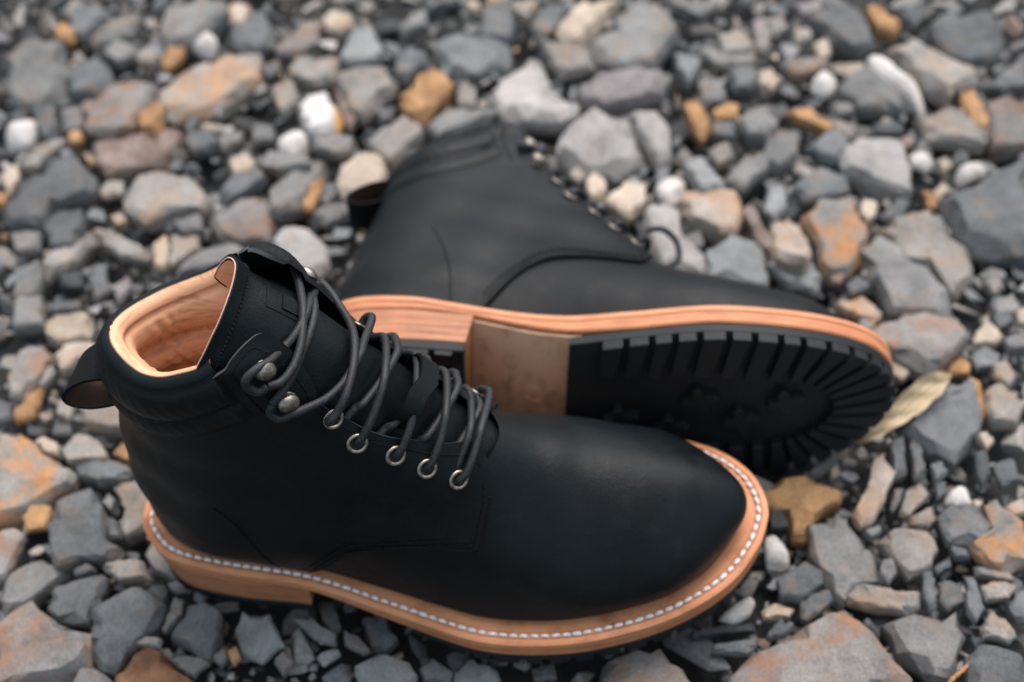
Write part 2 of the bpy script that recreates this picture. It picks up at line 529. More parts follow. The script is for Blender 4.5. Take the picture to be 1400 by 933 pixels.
# ------------------------------------------------------------------ boot builder
EYE = np.array([[.1208, .1504], [.1292, .1367], [.1428, .1253], [.1544, .1143], [.1664, .1035]])      # eyelets, top to throat
HOOK = np.array([[.1006, .1830], [.1067, .1680]])
FACING = [(.1785, .0985), (.1770, .1040), (.1717, .1105), (.160, .1185), (.149, .1265), (.136, .1370), (.1240, .1490), (.1175, .1585), (.1150, .1680),
          (.1100, .1790), (.1035, .1885), (.0975, .1925), (.0915, .1905), (.0865, .1858)]
SEAM = [(.0825, .1845), (.0872, .1735), (.0925, .1600), (.0820, .1545), (.0700, .1495), (.0579, .1460), (.0400, .1430), (.0260, .1425), (.0195, .1420)]
LOWER = [(.0880, .0345), (.0945, .0420), (.1050, .0555), (.1140, .0640), (.1250, .0695), (.1400, .0720), (.1550, .0715), (.1690, .0700), (.1735, .0725),
         (.1760, .0800), (.1785, .0900)]
_fr = interp_curve(FRONT, np.linspace(0, 1, 400))
_fx = np.array(sorted([(z, x) for x, z in FACING if .0985 < z < .1886]))
def x_facing(z): return np.interp(z, _fx[:, 0], _fx[:, 1])
def flare(x, z):
    """the far facing stands open, away from the tongue"""
    h = np.clip((np.asarray(z) - .120) / .06, 0, 1); c = np.clip(1 - (x_facing(z) - x) / .030, 0, 1.2)
    return .0048 * h * h * (3 - 2 * h) * c * c

def frame_at(p, n, t):
    n = Vector(n).normalized(); t = Vector(t); t = (t - n * t.dot(n)).normalized(); b = n.cross(t)
    return Matrix(((t.x, b.x, n.x, p[0]), (t.y, b.y, n.y, p[1]), (t.z, b.z, n.z, p[2]), (0, 0, 0, 1)))

def ring_mesh(name, R, r, mat, disc=None, n=28, k=10):
    V, F, ids = [], [], []
    for i in range(n):
        A = 2 * math.pi * i / n
        for j in range(k):
            B = 2 * math.pi * j / k
            V.append(((R + r * math.cos(B)) * math.cos(A), (R + r * math.cos(B)) * math.sin(A), r * .7 * math.sin(B)))
    for i in range(n):
        for j in range(k):
            F.append((i * k + j, ((i + 1) % n) * k + j, ((i + 1) % n) * k + (j + 1) % k, i * k + (j + 1) % k)); ids.append(0)
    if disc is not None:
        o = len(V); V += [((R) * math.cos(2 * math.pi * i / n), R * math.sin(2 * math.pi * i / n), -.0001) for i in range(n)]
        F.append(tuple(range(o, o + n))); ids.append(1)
    return mesh_data(name, V, F, [mat] + ([disc] if disc else []), True, 50, ids)

def lathe(prof, n=28):
    V = []; F = []
    for r, z in prof:
        V += [(r * math.cos(2 * math.pi * i / n), r * math.sin(2 * math.pi * i / n), z) for i in range(n)]
    for k in range(len(prof) - 1):
        for i in range(n):
            F.append((k * n + i, k * n + (i + 1) % n, (k + 1) * n + (i + 1) % n, (k + 1) * n + i))
    return np.array(V), F

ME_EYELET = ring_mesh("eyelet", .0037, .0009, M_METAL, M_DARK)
_hv, _hf = lathe([(.0001, .0002), (.0042, .0002), (.0044, .0006), (.0040, .0010), (.0024, .0012), (.0022, .0022), (.0044, .0022), (.0051, .0027), (.0053, .0036), (.0049, .0049), (.0037, .0060), (.0020, .0067), (.0001, .0069)])
_hv[:, 0] += np.where(_hv[:, 2] > .002, .0012 * (_hv[:, 2] - .002) / .005, 0)
_hv *= .86
_hv[:, 1] *= 1 - .12 * (_hv[:, 2] > .002)
ME_HOOK = mesh_data("hook", _hv, _hf, M_METAL, True, 40)
fix_normals(ME_HOOK)
# one welt stitch: a short rounded thread bar, 4.2 mm
_sv, _sf = tube([(-.0018, 0, -.0007), (-.0015, 0, .0001), (-.0007, 0, .0004), (.0007, 0, .0004), (.0015, 0, .0001), (.0018, 0, -.0007)], [.0005, .0008, .0010, .0010, .0008, .0005], 6)
ME_STITCH = mesh_data("stitch", _sv, _sf, M_WHITE)

def cross_pt(s, q, side, off, mir):
    s = float(s)
    xz = np.array([np.interp(s, [1, 2, 3, 4, 5], EYE[:, 0]), np.interp(s, [1, 2, 3, 4, 5], EYE[:, 1])])
    if s < 1: xz = EYE[0] + (EYE[0] - EYE[1]) * (1 - s)
    if s > 5: xz = EYE[4] + (EYE[4] - EYE[3]) * (s - 5)
    if side > 0: xz = xz + (.0035, -.0035)
    d = np.array([.717, .697]); n = np.array([-.697, .717])
    rel = _fr - xz; k = np.argmin(np.abs(rel @ n) + 10 * (rel @ d < 0)); tmax = max((_fr[k] - xz) @ d, .003)
    p = xz + d * tmax * min(q, .999)
    P, N = on(p[0], p[1], side, 0)
    if q >= .999: P[1] = 0; N = np.array([.717, 0, .697])
    return P + N * off

RIM = [(-1, .0760, -.0265, .1860), (-.6, .0825, -.0205, .1945), (-.3, .0880, -.0115, .2010), (0, .0915, 0, .2060), (.3, .0915, .0095, .2080), (.55, .0865, .0165, .2050), (.8, .0800, .0195, .1980), (1, .0750, .0200, .1900)]
def make_boot(name, M, mir, individual_stitches, lacing):
    root = empty(name, M)
    mv = np.array([1, mir, 1.0])
    def put(nm, V, F, mats, parent=root, smooth=True, angle=45, ids=None):
        return obj(nm, np.asarray(V) * mv, F, mats, parent, smooth, angle, ids)
    def mirror_obj(o):
        if mir < 0:
            me = o.data
            co = np.empty(len(me.vertices) * 3); me.vertices.foreach_get("co", co)
            co = co.reshape(-1, 3) * mv; me.vertices.foreach_set("co", co.ravel()); me.flip_normals(); me.update()
            me.set_sharp_from_angle(angle=math.radians(50))
        return o
    def place(nm, me, p, n, t, parent):
        return link(nm, me, parent, frame_at(np.asarray(p) * mv, np.asarray(n) * mv, np.asarray(t) * mv))

    # ---- vamp: the whole lower shell
    nt_, nv_ = 72, 60
    T = th_inv(np.linspace(0, 1, nt_)); Vv = np.linspace(0, .555, nv_)
    A, W = np.meshgrid(T, Vv, indexing='ij')
    o_ = -.0035 * np.clip(1 - W / .012, 0, 1)
    gl = surf_av(A, W, -1, o_); gm = surf_av(A, W, 1, o_)
    # soft creases across the flex of the vamp
    for g, sg in ((gl, -1), (gm, 1)):
        x, z = g[..., 0], g[..., 2]
        env = np.exp(-((x - .205) / .022) ** 2) * np.clip((z - .05) / .03, 0, 1)
        dz = .0004 * np.sin((x + .35 * (z - .07)) * 2 * np.pi / .021 + .8 * sg * g[..., 1] * 40) * env
        g[..., 2] += dz
    loop = np.concatenate([gl, gm[::-1][1:-1]], 0)
    nl = len(loop); V = loop.reshape(-1, 3); F = []
    for i in range(nl):
        j = (i + 1) % nl
        for k in range(nv_ - 1):
            F.append((i * nv_ + k, j * nv_ + k, j * nv_ + k + 1, i * nv_ + k + 1))
    V, F = merge(V, F)
    vamp = put("vamp", V, F, M_LEATHER); vamp["label"] = "smooth rounded black leather toe and vamp"

    # ---- quarters, one each side, cut to shape and overlapping the vamp
    back_lo = [tuple(p) for p in interp_curve(BACK, np.linspace(.69, 0.02, 14))]
    feather = [(x, float(z_feather(x)) + .0004) for x in np.linspace(.016, .084, 12)]
    poly = catmull(FACING, 5)[:-1].tolist() + catmull(SEAM[:3], 5)[:-1].tolist() + catmull(SEAM[2:], 4).tolist() + back_lo[1:] + feather + catmull(LOWER, 5).tolist()
    quarters = {}
    for side in (-1, 1):
        base = lambda x, z: .0019 + .0011 * np.clip((np.asarray(z) - .09) / .03, 0, 1) * np.clip(1 - (x_facing(z) - x) / .02, 0, 1)
        wr_ = lambda x, z: .0010 * np.sin(np.asarray(x) * 95 + np.asarray(z) * 60 + side) * np.sin(np.asarray(z) * 120 - np.asarray(x) * 40 + 1) * np.clip((np.asarray(z) - .045) / .02, 0, 1) * np.clip((.15 - np.asarray(z)) / .03, 0, 1) * np.clip((x_facing(z) - x) / .03, 0, 1)
        fl = lambda x, z: base(x, z) + wr_(x, z)
        FD = np.array([.15, .95, .10])
        shf = (lambda x, z: flare(x, z)[..., None] * FD) if side > 0 else None
        sh1 = lambda x, z: (flare(x, z) * FD) if side > 0 else 0.0
        qo, _ = panel(poly, side, fl, .0018, "quarter", [M_LEATHER, M_EDGE], root, .0105, shf)
        mirror_obj(qo); quarters[side] = qo
        # black seam thread along the facing, the front edge, the lower edge and the counter
        mb = MB()
        def stitch_line(pts, ins, step=.0030, double=None):
            c = catmull(pts, 10); d = np.concatenate([[0], np.cumsum(np.linalg.norm(np.diff(c, axis=0), axis=1))])
            tn = np.gradient(c, axis=0); tn /= np.linalg.norm(tn, axis=1)[:, None]
            nn = np.stack([-tn[:, 1], tn[:, 0]], 1)
            for iv in ([ins] if double is None else [ins, ins + double]):
                cc = c + nn * iv
                for s in np.arange(0, d[-1] - step, step):
                    q = np.array([[np.interp(s + k * step * .74, d, cc[:, 0]), np.interp(s + k * step * .74, d, cc[:, 1])] for k in (0, .5, 1)])
                    P3, N3 = surf_xz(q, side); o = fl(q[:, 0], q[:, 1])
                    h = np.array([.0000, .0004, .0000])
                    P3 = P3 + N3 * (o + h)[:, None] + (0 if shf is None else shf(q[:, 0], q[:, 1]))
                    v_, f_ = tube(P3, .00038, 5)
                    mb.add(v_, f_)
        stitch_line(FACING[1:], .0026)
        stitch_line(LOWER[1:-2], .0024, double=.0026)
        stitch_line(LOWER[-4:] + [FACING[0]], .0024)
        counter = [(.074, .0390), (.0715, .060), (.066, .080), (.058, .098)]
        stitch_line(counter, 0)
        stitch_line([(.0895, .186), (.0935, .1740), (.0985, .1600)], 0.0)
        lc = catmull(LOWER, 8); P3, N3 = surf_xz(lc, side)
        v_, f_ = tube(P3 + N3 * .0011, .00115, 6); put("edge_shade", v_, f_, M_THREAD, qo)  # black tube added to draw the shade under the quarter's lower edge
        v_, f_ = mb.out()
        so = put("seam_thread", v_, f_, M_THREAD, qo); so["kind"] = "stuff"
        for x, z in EYE:
            if side > 0: x, z = x + .0035, z - .0035
            P, N = on(x, z, side, float(fl(x, z)) + .0004); P = P + sh1(x, z)
            place("eyelet", ME_EYELET, P, N, (.7, 0, -.7), qo)
        for x, z in HOOK:
            if side > 0: x, z = x + .0055, z - .0085
            P, N = on(x, z, side, float(fl(x, z)) + .0002); P = P + sh1(x, z)
            if side > 0: N = np.array([.30, .92, .25])
            place("hook", ME_HOOK, P, N, (-.75, side * .2, .4), qo)

    # ---- padded collar with pinked top edge, rolling over to the tan lining
    sm = catmull(SEAM, 8); nu = 130
    edge = np.array([inv([p])[0] for p in SEAM[:3]])                 # front edge of the collar in (a, v)
    def a_front(v): return np.interp(v, edge[::-1, 1], edge[::-1, 0])
    sav = inv(catmull(SEAM[2:], 4))
    o = np.argsort(sav[:, 0]); sa, sv = sav[o, 0], sav[o, 1]
    ws = np.linspace(0, 1, 22)
    rows = []
    us = np.concatenate([np.linspace(-1, 0, nu), np.linspace(0, 1, nu)[1:]])
    def topdir(side, a):
        return surf_av(a, 1.0, side, 0) - surf_av(a, .97, side, 0)
    for side in (-1, 1):
        uu = np.linspace(0, 1, nu)                                      # 0 at back, 1 at front edge
        A0 = uu * a_front(.80)
        # put columns so that the front edge follows the seam
        G = np.zeros((nu, len(ws) + 7, 3))
        for k, w in enumerate(ws):
            aF = None
            vs0 = np.interp(uu * edge[2, 0], sa, sv)
            v = vs0 + (1 - vs0) * w
            a = uu * np.interp(v, edge[::-1, 1], edge[::-1, 0]) * 1.035
            band = np.abs(np.sin(np.pi * np.clip(w / .40, 0, 1))) ** .7 * (w < .40) * .0022 + (w >= .40) * np.sin(np.pi * np.clip((w - .40) / .60, 0, 1) ** .8) ** .6 * .0036
            front = np.clip((1 - uu) / .08, 0, 1) ** .6
            fade = .35 + .65 * front
            wr = .00012 * np.sin(uu * 55 + 3 * side + 4 * w) * np.sin(uu * 23 + 9 * w)
            tp = np.clip((1.0 - uu) / .035, 0, 1)
            G[:, k] = surf_av(a, v, side, (.0019 + band * fade + wr * (w > .1) * (w < .9)) * tp + (1 - tp) * .0002)
            if k == len(ws) - 1: aT = a
        td = topdir(side, aT); td /= np.linalg.norm(td, axis=1)[:, None]
        po = surf_av(aT, 1.0, side, .0019); pi_ = surf_av(aT, 1.0, side, -.0080)
        cc = (po + pi_) / 2; rr = (po - pi_) / 2
        for k, phi in enumerate(np.linspace(.10, .44, 7)):
            ph = math.pi * phi
            zig = 0
            G[:, len(ws) + k] = cc + rr * math.cos(ph) + td * .0046 * math.sin(ph)
        rows.append((G, cc, rr, td, aT))
    GL, GM = rows[0][0], rows[1][0]
    loop = np.concatenate([GL[::-1], GM[1:]], 0)
    nr = loop.shape[1]; nc = loop.shape[0]
    fine = 2
    # refine around for the zig-zag edge
    idx = np.linspace(0, nc - 1, (nc - 1) * fine + 1); i0 = np.minimum(idx.astype(int), nc - 2); fr = (idx - i0)[:, None, None]
    loop = loop[i0] * (1 - fr) + loop[i0 + 1] * fr
    nc = len(loop); last = loop[:, -1] - loop[:, -2]
    loop[::2, -1] += last[::2] * 1.3
    V = loop.reshape(-1, 3); F = [(i * nr + k, (i + 1) * nr + k, (i + 1) * nr + k + 1, i * nr + k + 1) for i in range(nc - 1) for k in range(nr - 1)]
    collar = put("collar", V, F, M_LEATHER, angle=70)
    collar["label"] = "padded black leather collar with two soft rolls"

    # ---- tan lining: rolls over the top edge, padded ribs, down to the insole
    vv = np.concatenate([np.linspace(1, .5, 40), np.linspace(.48, .06, 16)])
    parts = []
    for side in (-1, 1):
        G, cc, rr, td, aT = rows[0 if side < 0 else 1]
        uu = np.linspace(0, 1, nu); L = np.zeros((nu, 10 + len(vv), 3))
        for k, phi in enumerate(np.linspace(.36, .96, 10)):
            ph = math.pi * phi; L[:, k] = cc + rr * (math.cos(ph) * .985) + td * .0043 * math.sin(ph)
        for k, v in enumerate(vv):
            if v > .54: a = uu * np.interp(v, edge[::-1, 1], edge[::-1, 0]) + uu ** 3 * .05 * (1 - v)
            else:
                a1 = np.interp(.54, edge[::-1, 1], edge[::-1, 0]); a = uu * (a1 + (1 - a1) * np.clip((.54 - v) / .03, 0, 1))
            hgt = (1 - v) * .165
            lobe = abs(math.sin(math.pi * min(hgt / .0225, 3) - 0.0)) ** .45 if hgt < .0675 else 0.3
            dep = -.0062 - (.0055 if hgt < .0225 else .0078) * lobe * np.clip((1 - uu) / .1 + .3, 0, 1)
            # pinch folds near the back of the heel
            fold = .0008 * np.sin(uu * 60 + v * 45) * np.exp(-((uu - .28) / .12) ** 2) * (hgt > .006)
            fine_w = .00035 * np.sin(uu * 140 + 25 * v + np.sin(v * 70)) * np.exp(-((hgt % .0225) - .0200) ** 2 / .00002)
            L[:, 10 + k] = surf_av(a, np.full(nu, v), side, dep + fold + fine_w)
        parts.append(L)
    loop = np.concatenate([parts[0][::-1], parts[1][1:]], 0); nc, nr = loop.shape[:2]
    V = loop.reshape(-1, 3); F = [(i * nr + k, (i + 1) * nr + k, (i + 1) * nr + k + 1, i * nr + k + 1) for i in range(nc - 1) for k in range(nr - 1)]
    for i in range((nc - 1) // 2): F.append((i * nr + nr - 1, (i + 1) * nr + nr - 1, (nc - 2 - i) * nr + nr - 1, (nc - 1 - i) * nr + nr - 1))
    lin = put("lining", V, F, M_LINING, angle=None)
    lin["label"] = "tan leather lining with padded ribs"

    # ---- tongue: outer black face and tan inner face
    nt2, nv2 = 49, 46
    tt = np.linspace(-1, 1, nt2)
    def tong(off, edge_only=False, shrink=0.0):
        G = np.zeros((nt2, nv2, 3))
        for i, t in enumerate(tt):
            side = -1 if t < 0 else 1; s = abs(t) * (1 - shrink)
            vtop = 1.0 + (.075 * (1 - s ** 2.2) - .03 * s ** 2) - shrink * .2
            if t > 0: vtop = 1.0 + .085 - .07 * s ** 3 - shrink * .2
            v = np.linspace(.47, vtop, nv2)
            ae = np.interp(v, [.47, .6, .75, .9, 1.0], [.90, .80, .74, .71, .68])
            a = th_inv(1 - (1 - th(ae)) * s)
            inw = -.0040 * np.clip((v - .78) / .2, 0, 1) * np.clip((s - .08) / .45, 0, 1)
            bulge = inw - .0026 + .0030 * np.sin(np.pi * np.clip((v - .62) / .40, 0, 1)) * (1 - s * s)
            roll = np.clip((v - .93) / .12, 0, 1) ** 2 * .0030 * (1 - .3 * s)
            lump = .0007 * np.sin(a * 70 + v * 40) * np.clip((v - .6) / .1, 0, 1)
            G[i] = surf_av(a, v, side, off + bulge + roll * .3 + lump)
        return G
    Go, Gi = tong(0.0), tong(-.0024)
    # blend across the ridge so both halves meet smoothly
    def soften(G, n=14):
        for _ in range(n):
            G[1:-1] = G[1:-1] * .5 + (G[:-2] + G[2:]) * .25
        for _ in range(3):
            G[:, 1:-1] = G[:, 1:-1] * .5 + (G[:, :-2] + G[:, 2:]) * .25
        return G
    for G in (Go, Gi): soften(G)
    TR = interp_curve(RIM, tt); kk = np.clip((np.arange(nv2) / (nv2 - 1) - .60) / .40, 0, 1); kk = kk * kk * (3 - 2 * kk)
    dl = TR - Go[:, -1]
    for G in (Go, Gi): G += dl[:, None, :] * kk[None, :, None]
    V = np.vstack([Go.reshape(-1, 3), Gi.reshape(-1, 3)]); n0 = nt2 * nv2; F = []; ids = []
    for i in range(nt2 - 1):
        for k in range(nv2 - 1):
            F.append((i * nv2 + k, (i + 1) * nv2 + k, (i + 1) * nv2 + k + 1, i * nv2 + k + 1)); ids.append(0)
    for i in range(nt2 - 1):
        F.append((i * nv2 + nv2 - 1, (i + 1) * nv2 + nv2 - 1, n0 + (i + 1) * nv2 + nv2 - 1, n0 + i * nv2 + nv2 - 1)); ids.append(1)
    for i in (0, nt2 - 1):
        for k in range(nv2 - 1): F.append((i * nv2 + k, i * nv2 + k + 1, n0 + i * nv2 + k + 1, n0 + i * nv2 + k)); ids.append(0)
    tongue = put("tongue", V, F, [M_LEATHER, M_LEATHER], ids=ids, angle=50)
    tongue["label"] = "black leather tongue standing above the laces"
    Gl = soften(tong(-.0027, shrink=.015)); Gl += dl[:, None, :] * kk[None, :, None]
    V = Gl.reshape(-1, 3); F = [(i * nv2 + k, (i + 1) * nv2 + k, (i + 1) * nv2 + k + 1, i * nv2 + k + 1) for i in range(nt2 - 1) for k in range(nv2 - 1)]
    put("tongue_lining", V, F, M_LINING, tongue)
    mbt = MB()
    rim = np.concatenate([Go[:, -1] * .25 + Gi[:, -1] * .75], 0)
    v_, f_ = tube(rim, .00035, 6); put("raw_edge", v_, f_, M_RAW, tongue)
    # row of thread holes along the tongue rim
    mbt = MB()
    for i in range(2, nt2 - 3):
        p, q = Go[i, -4], Go[i + 1, -4]
        n = np.cross(Go[i + 1, -4] - Go[i, -4], Go[i, -3] - Go[i, -5]); n /= np.linalg.norm(n); n *= np.sign(n[0] + 1e-9)
        v_, f_ = tube([p + n * .0001, (p * .65 + q * .35) + n * .0005, p * .3 + q * .7 + n * .0001], .0004, 5); mbt.add(v_, f_)
    v_, f_ = mbt.out(); so = put("seam_thread", v_, f_, M_THREAD, tongue); so["kind"] = "stuff"
    # small embossed patch and the lace keeper
    def tpatch(i0, i1, k0, k1, h, nm, parent):
        S_ = Go[i0:i1 + 1, k0:k1 + 1]; ni, nk = S_.shape[:2]
        n = np.cross(np.gradient(S_, axis=0), np.gradient(S_, axis=1)); n /= np.linalg.norm(n, axis=2)[..., None]; n *= np.sign(n[..., :1] + 1e-9)
        top = S_ + n * h; bot = S_ - n * .0012; V = np.vstack([top.reshape(-1, 3), bot.reshape(-1, 3)]); N0 = ni * nk; F = []
        for i in range(ni - 1):
            for k in range(nk - 1): F.append((i * nk + k, (i + 1) * nk + k, (i + 1) * nk + k + 1, i * nk + k + 1))
        per = [i * nk for i in range(ni)] + [(ni - 1) * nk + k for k in range(1, nk)] + [i * nk + nk - 1 for i in range(ni - 2, -1, -1)] + [k for k in range(nk - 2, 0, -1)]
        for i in range(len(per)):
            a_, b_ = per[i], per[(i + 1) % len(per)]; F.append((a_, b_, b_ + N0, a_ + N0))
        return put(nm, V, F, M_LEATHER, parent, angle=30)
    if lacing == "full":
        pt = tpatch(23, 29, 29, 37, .0004, "embossed_patch", tongue)
        tpatch(24, 28, 31, 34, .0011, "raised_bar", pt)
        # leather keeper bridging the laces half way up the tongue
        s0 = 2.62; G = []
        for iu, uq in enumerate(np.linspace(-1, 1, 15)):
            row = []
            for wv in np.linspace(-1, 1, 9):
                side = -1 if uq < 0 else 1
                p = cross_pt(s0 + wv * .26 + .08 * abs(uq), 1 - .42 * abs(uq), side, .0008 + .0098 * (1 - abs(uq) ** 2.6), 1)
                row.append(p)
            G.append(row)
        G = np.array(G); n0 = 15 * 9; Gb = G - np.array([.717, 0, .697]) * .0014
        V = np.vstack([G.reshape(-1, 3), Gb.reshape(-1, 3)]); F = []
        for i in range(14):
            for k in range(8):
                F.append((i * 9 + k, (i + 1) * 9 + k, (i + 1) * 9 + k + 1, i * 9 + k + 1)); F.append((n0 + i * 9 + k, n0 + i * 9 + k + 1, n0 + (i + 1) * 9 + k + 1, n0 + (i + 1) * 9 + k))
            for k in (0, 8): F.append((i * 9 + k, (i + 1) * 9 + k, n0 + (i + 1) * 9 + k, n0 + i * 9 + k))
        put("lace_keeper", V, F, M_LEATHER, tongue, angle=50)

    # ---- laces
    mb = MB(); R = .0018
    TN = np.cross(np.gradient(Go, axis=0), np.gradient(Go, axis=1)); TN /= np.linalg.norm(TN, axis=2)[..., None] + 1e-12
    TN = TN * np.sign((TN * (Go - np.array([.03, 0, .10]))).sum(2))[..., None]
    TG, TN = Go[4:-4, 6:].reshape(-1, 3), TN[4:-4, 6:].reshape(-1, 3)
    def strand(pts, r=R):
        c = catmull(np.array(pts), 10)
        for it in range(2):
            d2 = ((c[:, None] - TG[None]) ** 2).sum(2); k = d2.argmin(1); near = np.sqrt(d2[np.arange(len(c)), k]) < .014
            sgn = ((c - TG[k]) * TN[k]).sum(1); need = np.where(near & (sgn < r + .0004), r + .0004 - sgn, 0)
            need = np.convolve(np.pad(need, 2, mode='edge'), [.15, .2, .3, .2, .15], 'valid')
            c = c + TN[k] * need[:, None]
        v_, f_ = tube(c, r, 9); mb.add(v_, f_)
    X = lambda s, q, sd, of: cross_pt(s, q, sd, of, mir)
    def ffl(s, k=1.0):
        xz = np.array([np.interp(s, [1, 2, 3, 4, 5], EYE[:, 0]) + .006, np.interp(s, [1, 2, 3, 4, 5], EYE[:, 1])]); return float(flare(xz[0], xz[1])) * k
    # bar across the throat
    strand([X(5, 0, -1, -.002), X(5, .02, -1, .0035), X(5.0, .35, -1, .0055), X(4.95, .8, -1, .0062), X(4.95, .98, -1, .0065), X(5, .6, 1, .0065), X(5, .25, 1, .0060), X(5, .05, 1, .004), X(5, 0, 1, -.002)])
    for i in (5, 4, 3, 2):
        if i < 5:
            strand([X(i, 0, -1, -.002), X(i, .04, -1, .0035), X(i - .06, .32, -1, .0056), X(i - .16, .7, -1, .0066), X(i - .3, .97, -1, .0070), X(i - .46, .62, 1, .0052), X(i - .6, .3, 1, .0022), X(i - .66, .1, 1, .0006)])
            f = ffl(i)
            strand([X(i, 0, 1, f - .001), X(i, .05, 1, f + .0042), X(i, .30, 1, f + .0058), X(i - .05, .5, 1, f * .8 + .0055), X(i - .18, .9, 1, .0042), X(i - .36, .7, -1, .0026), X(i - .52, .45, -1, .0004), X(i - .62, .15, -1, -.0020)])
        else:
            strand([X(4.9, .1, -1, -.0005), X(4.8, .4, -1, .0012), X(4.7, .95, -1, .0040), X(4.55, .5, 1, .0020), X(4.45, .1, 1, .0004)])
            strand([X(4.9, .1, 1, .0000), X(4.8, .5, 1, .0012), X(4.7, .95, 1, .0020), X(4.55, .5, -1, .0004), X(4.45, .1, -1, -.0020)])
    if lacing == "full":
        strand([X(1, 0, -1, -.002), (.1225, -.0300, .1555), (.1263, -.027, .1591), (.1296, -.022, .163), (.1315, -.010, .1660), (.1300, .004, .1660), (.1258, .015, .1640), (.1205, .0235, .1640), (.1160, .0300, .1650), (.1110, .0350, .1660), (.1065, .0345, .1700), (.1075, .0310, .1735)])
        strand([(.1075, .0310, .1735), (.1105, .0275, .1740), (.1112, .018, .1765), (.1100, .006, .1795), (.1087, -.010, .1825), (.1055, -.022, .1868), (.1015, -.0285, .1895), (.0975, -.0325, .1880), (.0970, -.0330, .1835), (.1005, -.0325, .1800), (.1041, -.031, .1815)])
        strand([X(1, 0, 1, .003), X(1, .06, 1, .0085), X(1, .35, 1, .0100), (.1325, .008, .1600), (.1310, -.004, .1620), (.1275, -.014, .1612), (.1220, -.0225, .1618), (.1160, -.0285, .1640), (.1110, -.0325, .1655), (.1050, -.0340, .1640), (.1020, -.0340, .1675), (.1035, -.0325, .1715)])
        strand([(.1035, -.0325, .1715), (.1080, -.0285, .1750), (.1120, -.020, .1775), (.1145, -.008, .1795), (.1145, .004, .1800), (.1135, .013, .1790), (.1130, .0225, .1760), (.1115, .0300, .1720), (.1075, .0345, .1690)])
        strand([(.1041, -.031, .1815), (.1088, -.028, .1805), (.1125, -.021, .1812), (.1142, -.012, .1830), (.1138, -.002, .1850), (.1120, .008, .1858), (.1088, .018, .1850), (.1050, .0265, .1845), (.1010, .0315, .1840), (.0985, .0320, .1870)])
    else:
        for sd_ in (-1, 1):
            strand([X(1, 0, sd_, .001), X(1, .1, sd_, .006), X(.8, .7, sd_, .007), (.1190, -sd_ * .004, .1700), (.1150, -sd_ * .018, .1740), (.1095, -sd_ * .029, .1730), (.1040, -sd_ * .0335, .1700), (.1030, -sd_ * .0325, .1750), (.1075, -sd_ * .024, .1810), (.1100, -sd_ * .008, .1850), (.1080, sd_ * .012, .1860), (.1010, sd_ * .0275, .1860)])
        strand([X(5, 0, 1, .001), X(5, .1, 1, .006), (.1780, .0200, .1150), (.1870, .0170, .1200), (.1950, .0120, .1160), (.1965, .0080, .1060), (.1900, .0060, .1000)], .0018)
    v_, f_ = mb.out()
    lo = put("lace", v_, f_, M_LACE, angle=None)
    lo["label"] = "round waxed black lace criss-crossing the tongue"

    # ---- pull loop at the heel
    lp = catmull([(.0330, .1600), (.0265, .1598), (.0165, .1575), (.0080, .1520), (.0030, .1455), (.0040, .1405), (.0115, .1385), (.0200, .1405), (.0280, .1440)], 8)
    wy = np.linspace(-.0115, .0115, 9); tn = np.gradient(lp, axis=0); tn /= np.linalg.norm(tn, axis=1)[:, None]; nn = np.stack([-tn[:, 1], tn[:, 0]], 1)
    V = []; m_ = len(lp)
    for off in (.0007, -.0007):
        for i, (p, n) in enumerate(zip(lp, nn)):
            for y in wy:
                tw = .0020 * (y / .0115) * math.sin(i / m_ * 3.14)
                V.append((p[0] - n[0] * off, y, p[1] - n[1] * off - tw))
    V = np.array(V); N0 = m_ * 9; F = []; ids = []
    for i in range(m_ - 1):
        for k in range(8):
            F.append((i * 9 + k, (i + 1) * 9 + k, (i + 1) * 9 + k + 1, i * 9 + k + 1)); ids.append(0)
            F.append((N0 + i * 9 + k, N0 + i * 9 + k + 1, N0 + (i + 1) * 9 + k + 1, N0 + (i + 1) * 9 + k)); ids.append(1)
        for k in (0, 8): F.append((i * 9 + k, (i + 1) * 9 + k, N0 + (i + 1) * 9 + k, N0 + i * 9 + k)); ids.append(0)
    pl = put("pull_loop", V, F, [M_WEB, M_WEBIN], ids=ids, angle=50)
    pl["label"] = "black webbing pull loop with brown inside at the heel"

    # ---- welt, midsole, heel, waist, outsole
    ft = lambda k: (lambda x: z_feather(x) + k)
    zw = lambda x: z_feather(x) - .0042
    rings = [ring(.0005, zw), ring(.0000, lambda x: zw(x) + .0004), ring(.0000, ft(-.0008)), ring(.0010, ft(.0)), ring(.0026, ft(.0003)), ring(.0034, ft(-.0005)), ring(.0058, ft(-.0005)), ring(.0066, ft(.0002)), ring(.0140, ft(.0004)), ring(.0200, ft(.0004))]
    V, F = loft(rings); V, F = merge(V, F)
    welt = put("welt", V, F, M_WELT, angle=35)
    welt["label"] = "tan leather welt with a row of white stitches"
    # stitches lie in a channel on the welt
    r0 = ring(.0046, ft(.0000), n=400); cl = np.vstack([r0, r0[:1]])
    keep = np.concatenate([[True], np.linalg.norm(np.diff(cl, axis=0), axis=1) > 1e-7]); cl = cl[keep]
    d = np.concatenate([[0], np.cumsum(np.linalg.norm(np.diff(cl, axis=0), axis=1))])
    ns = int(d[-1] / .0049); mbs = MB()
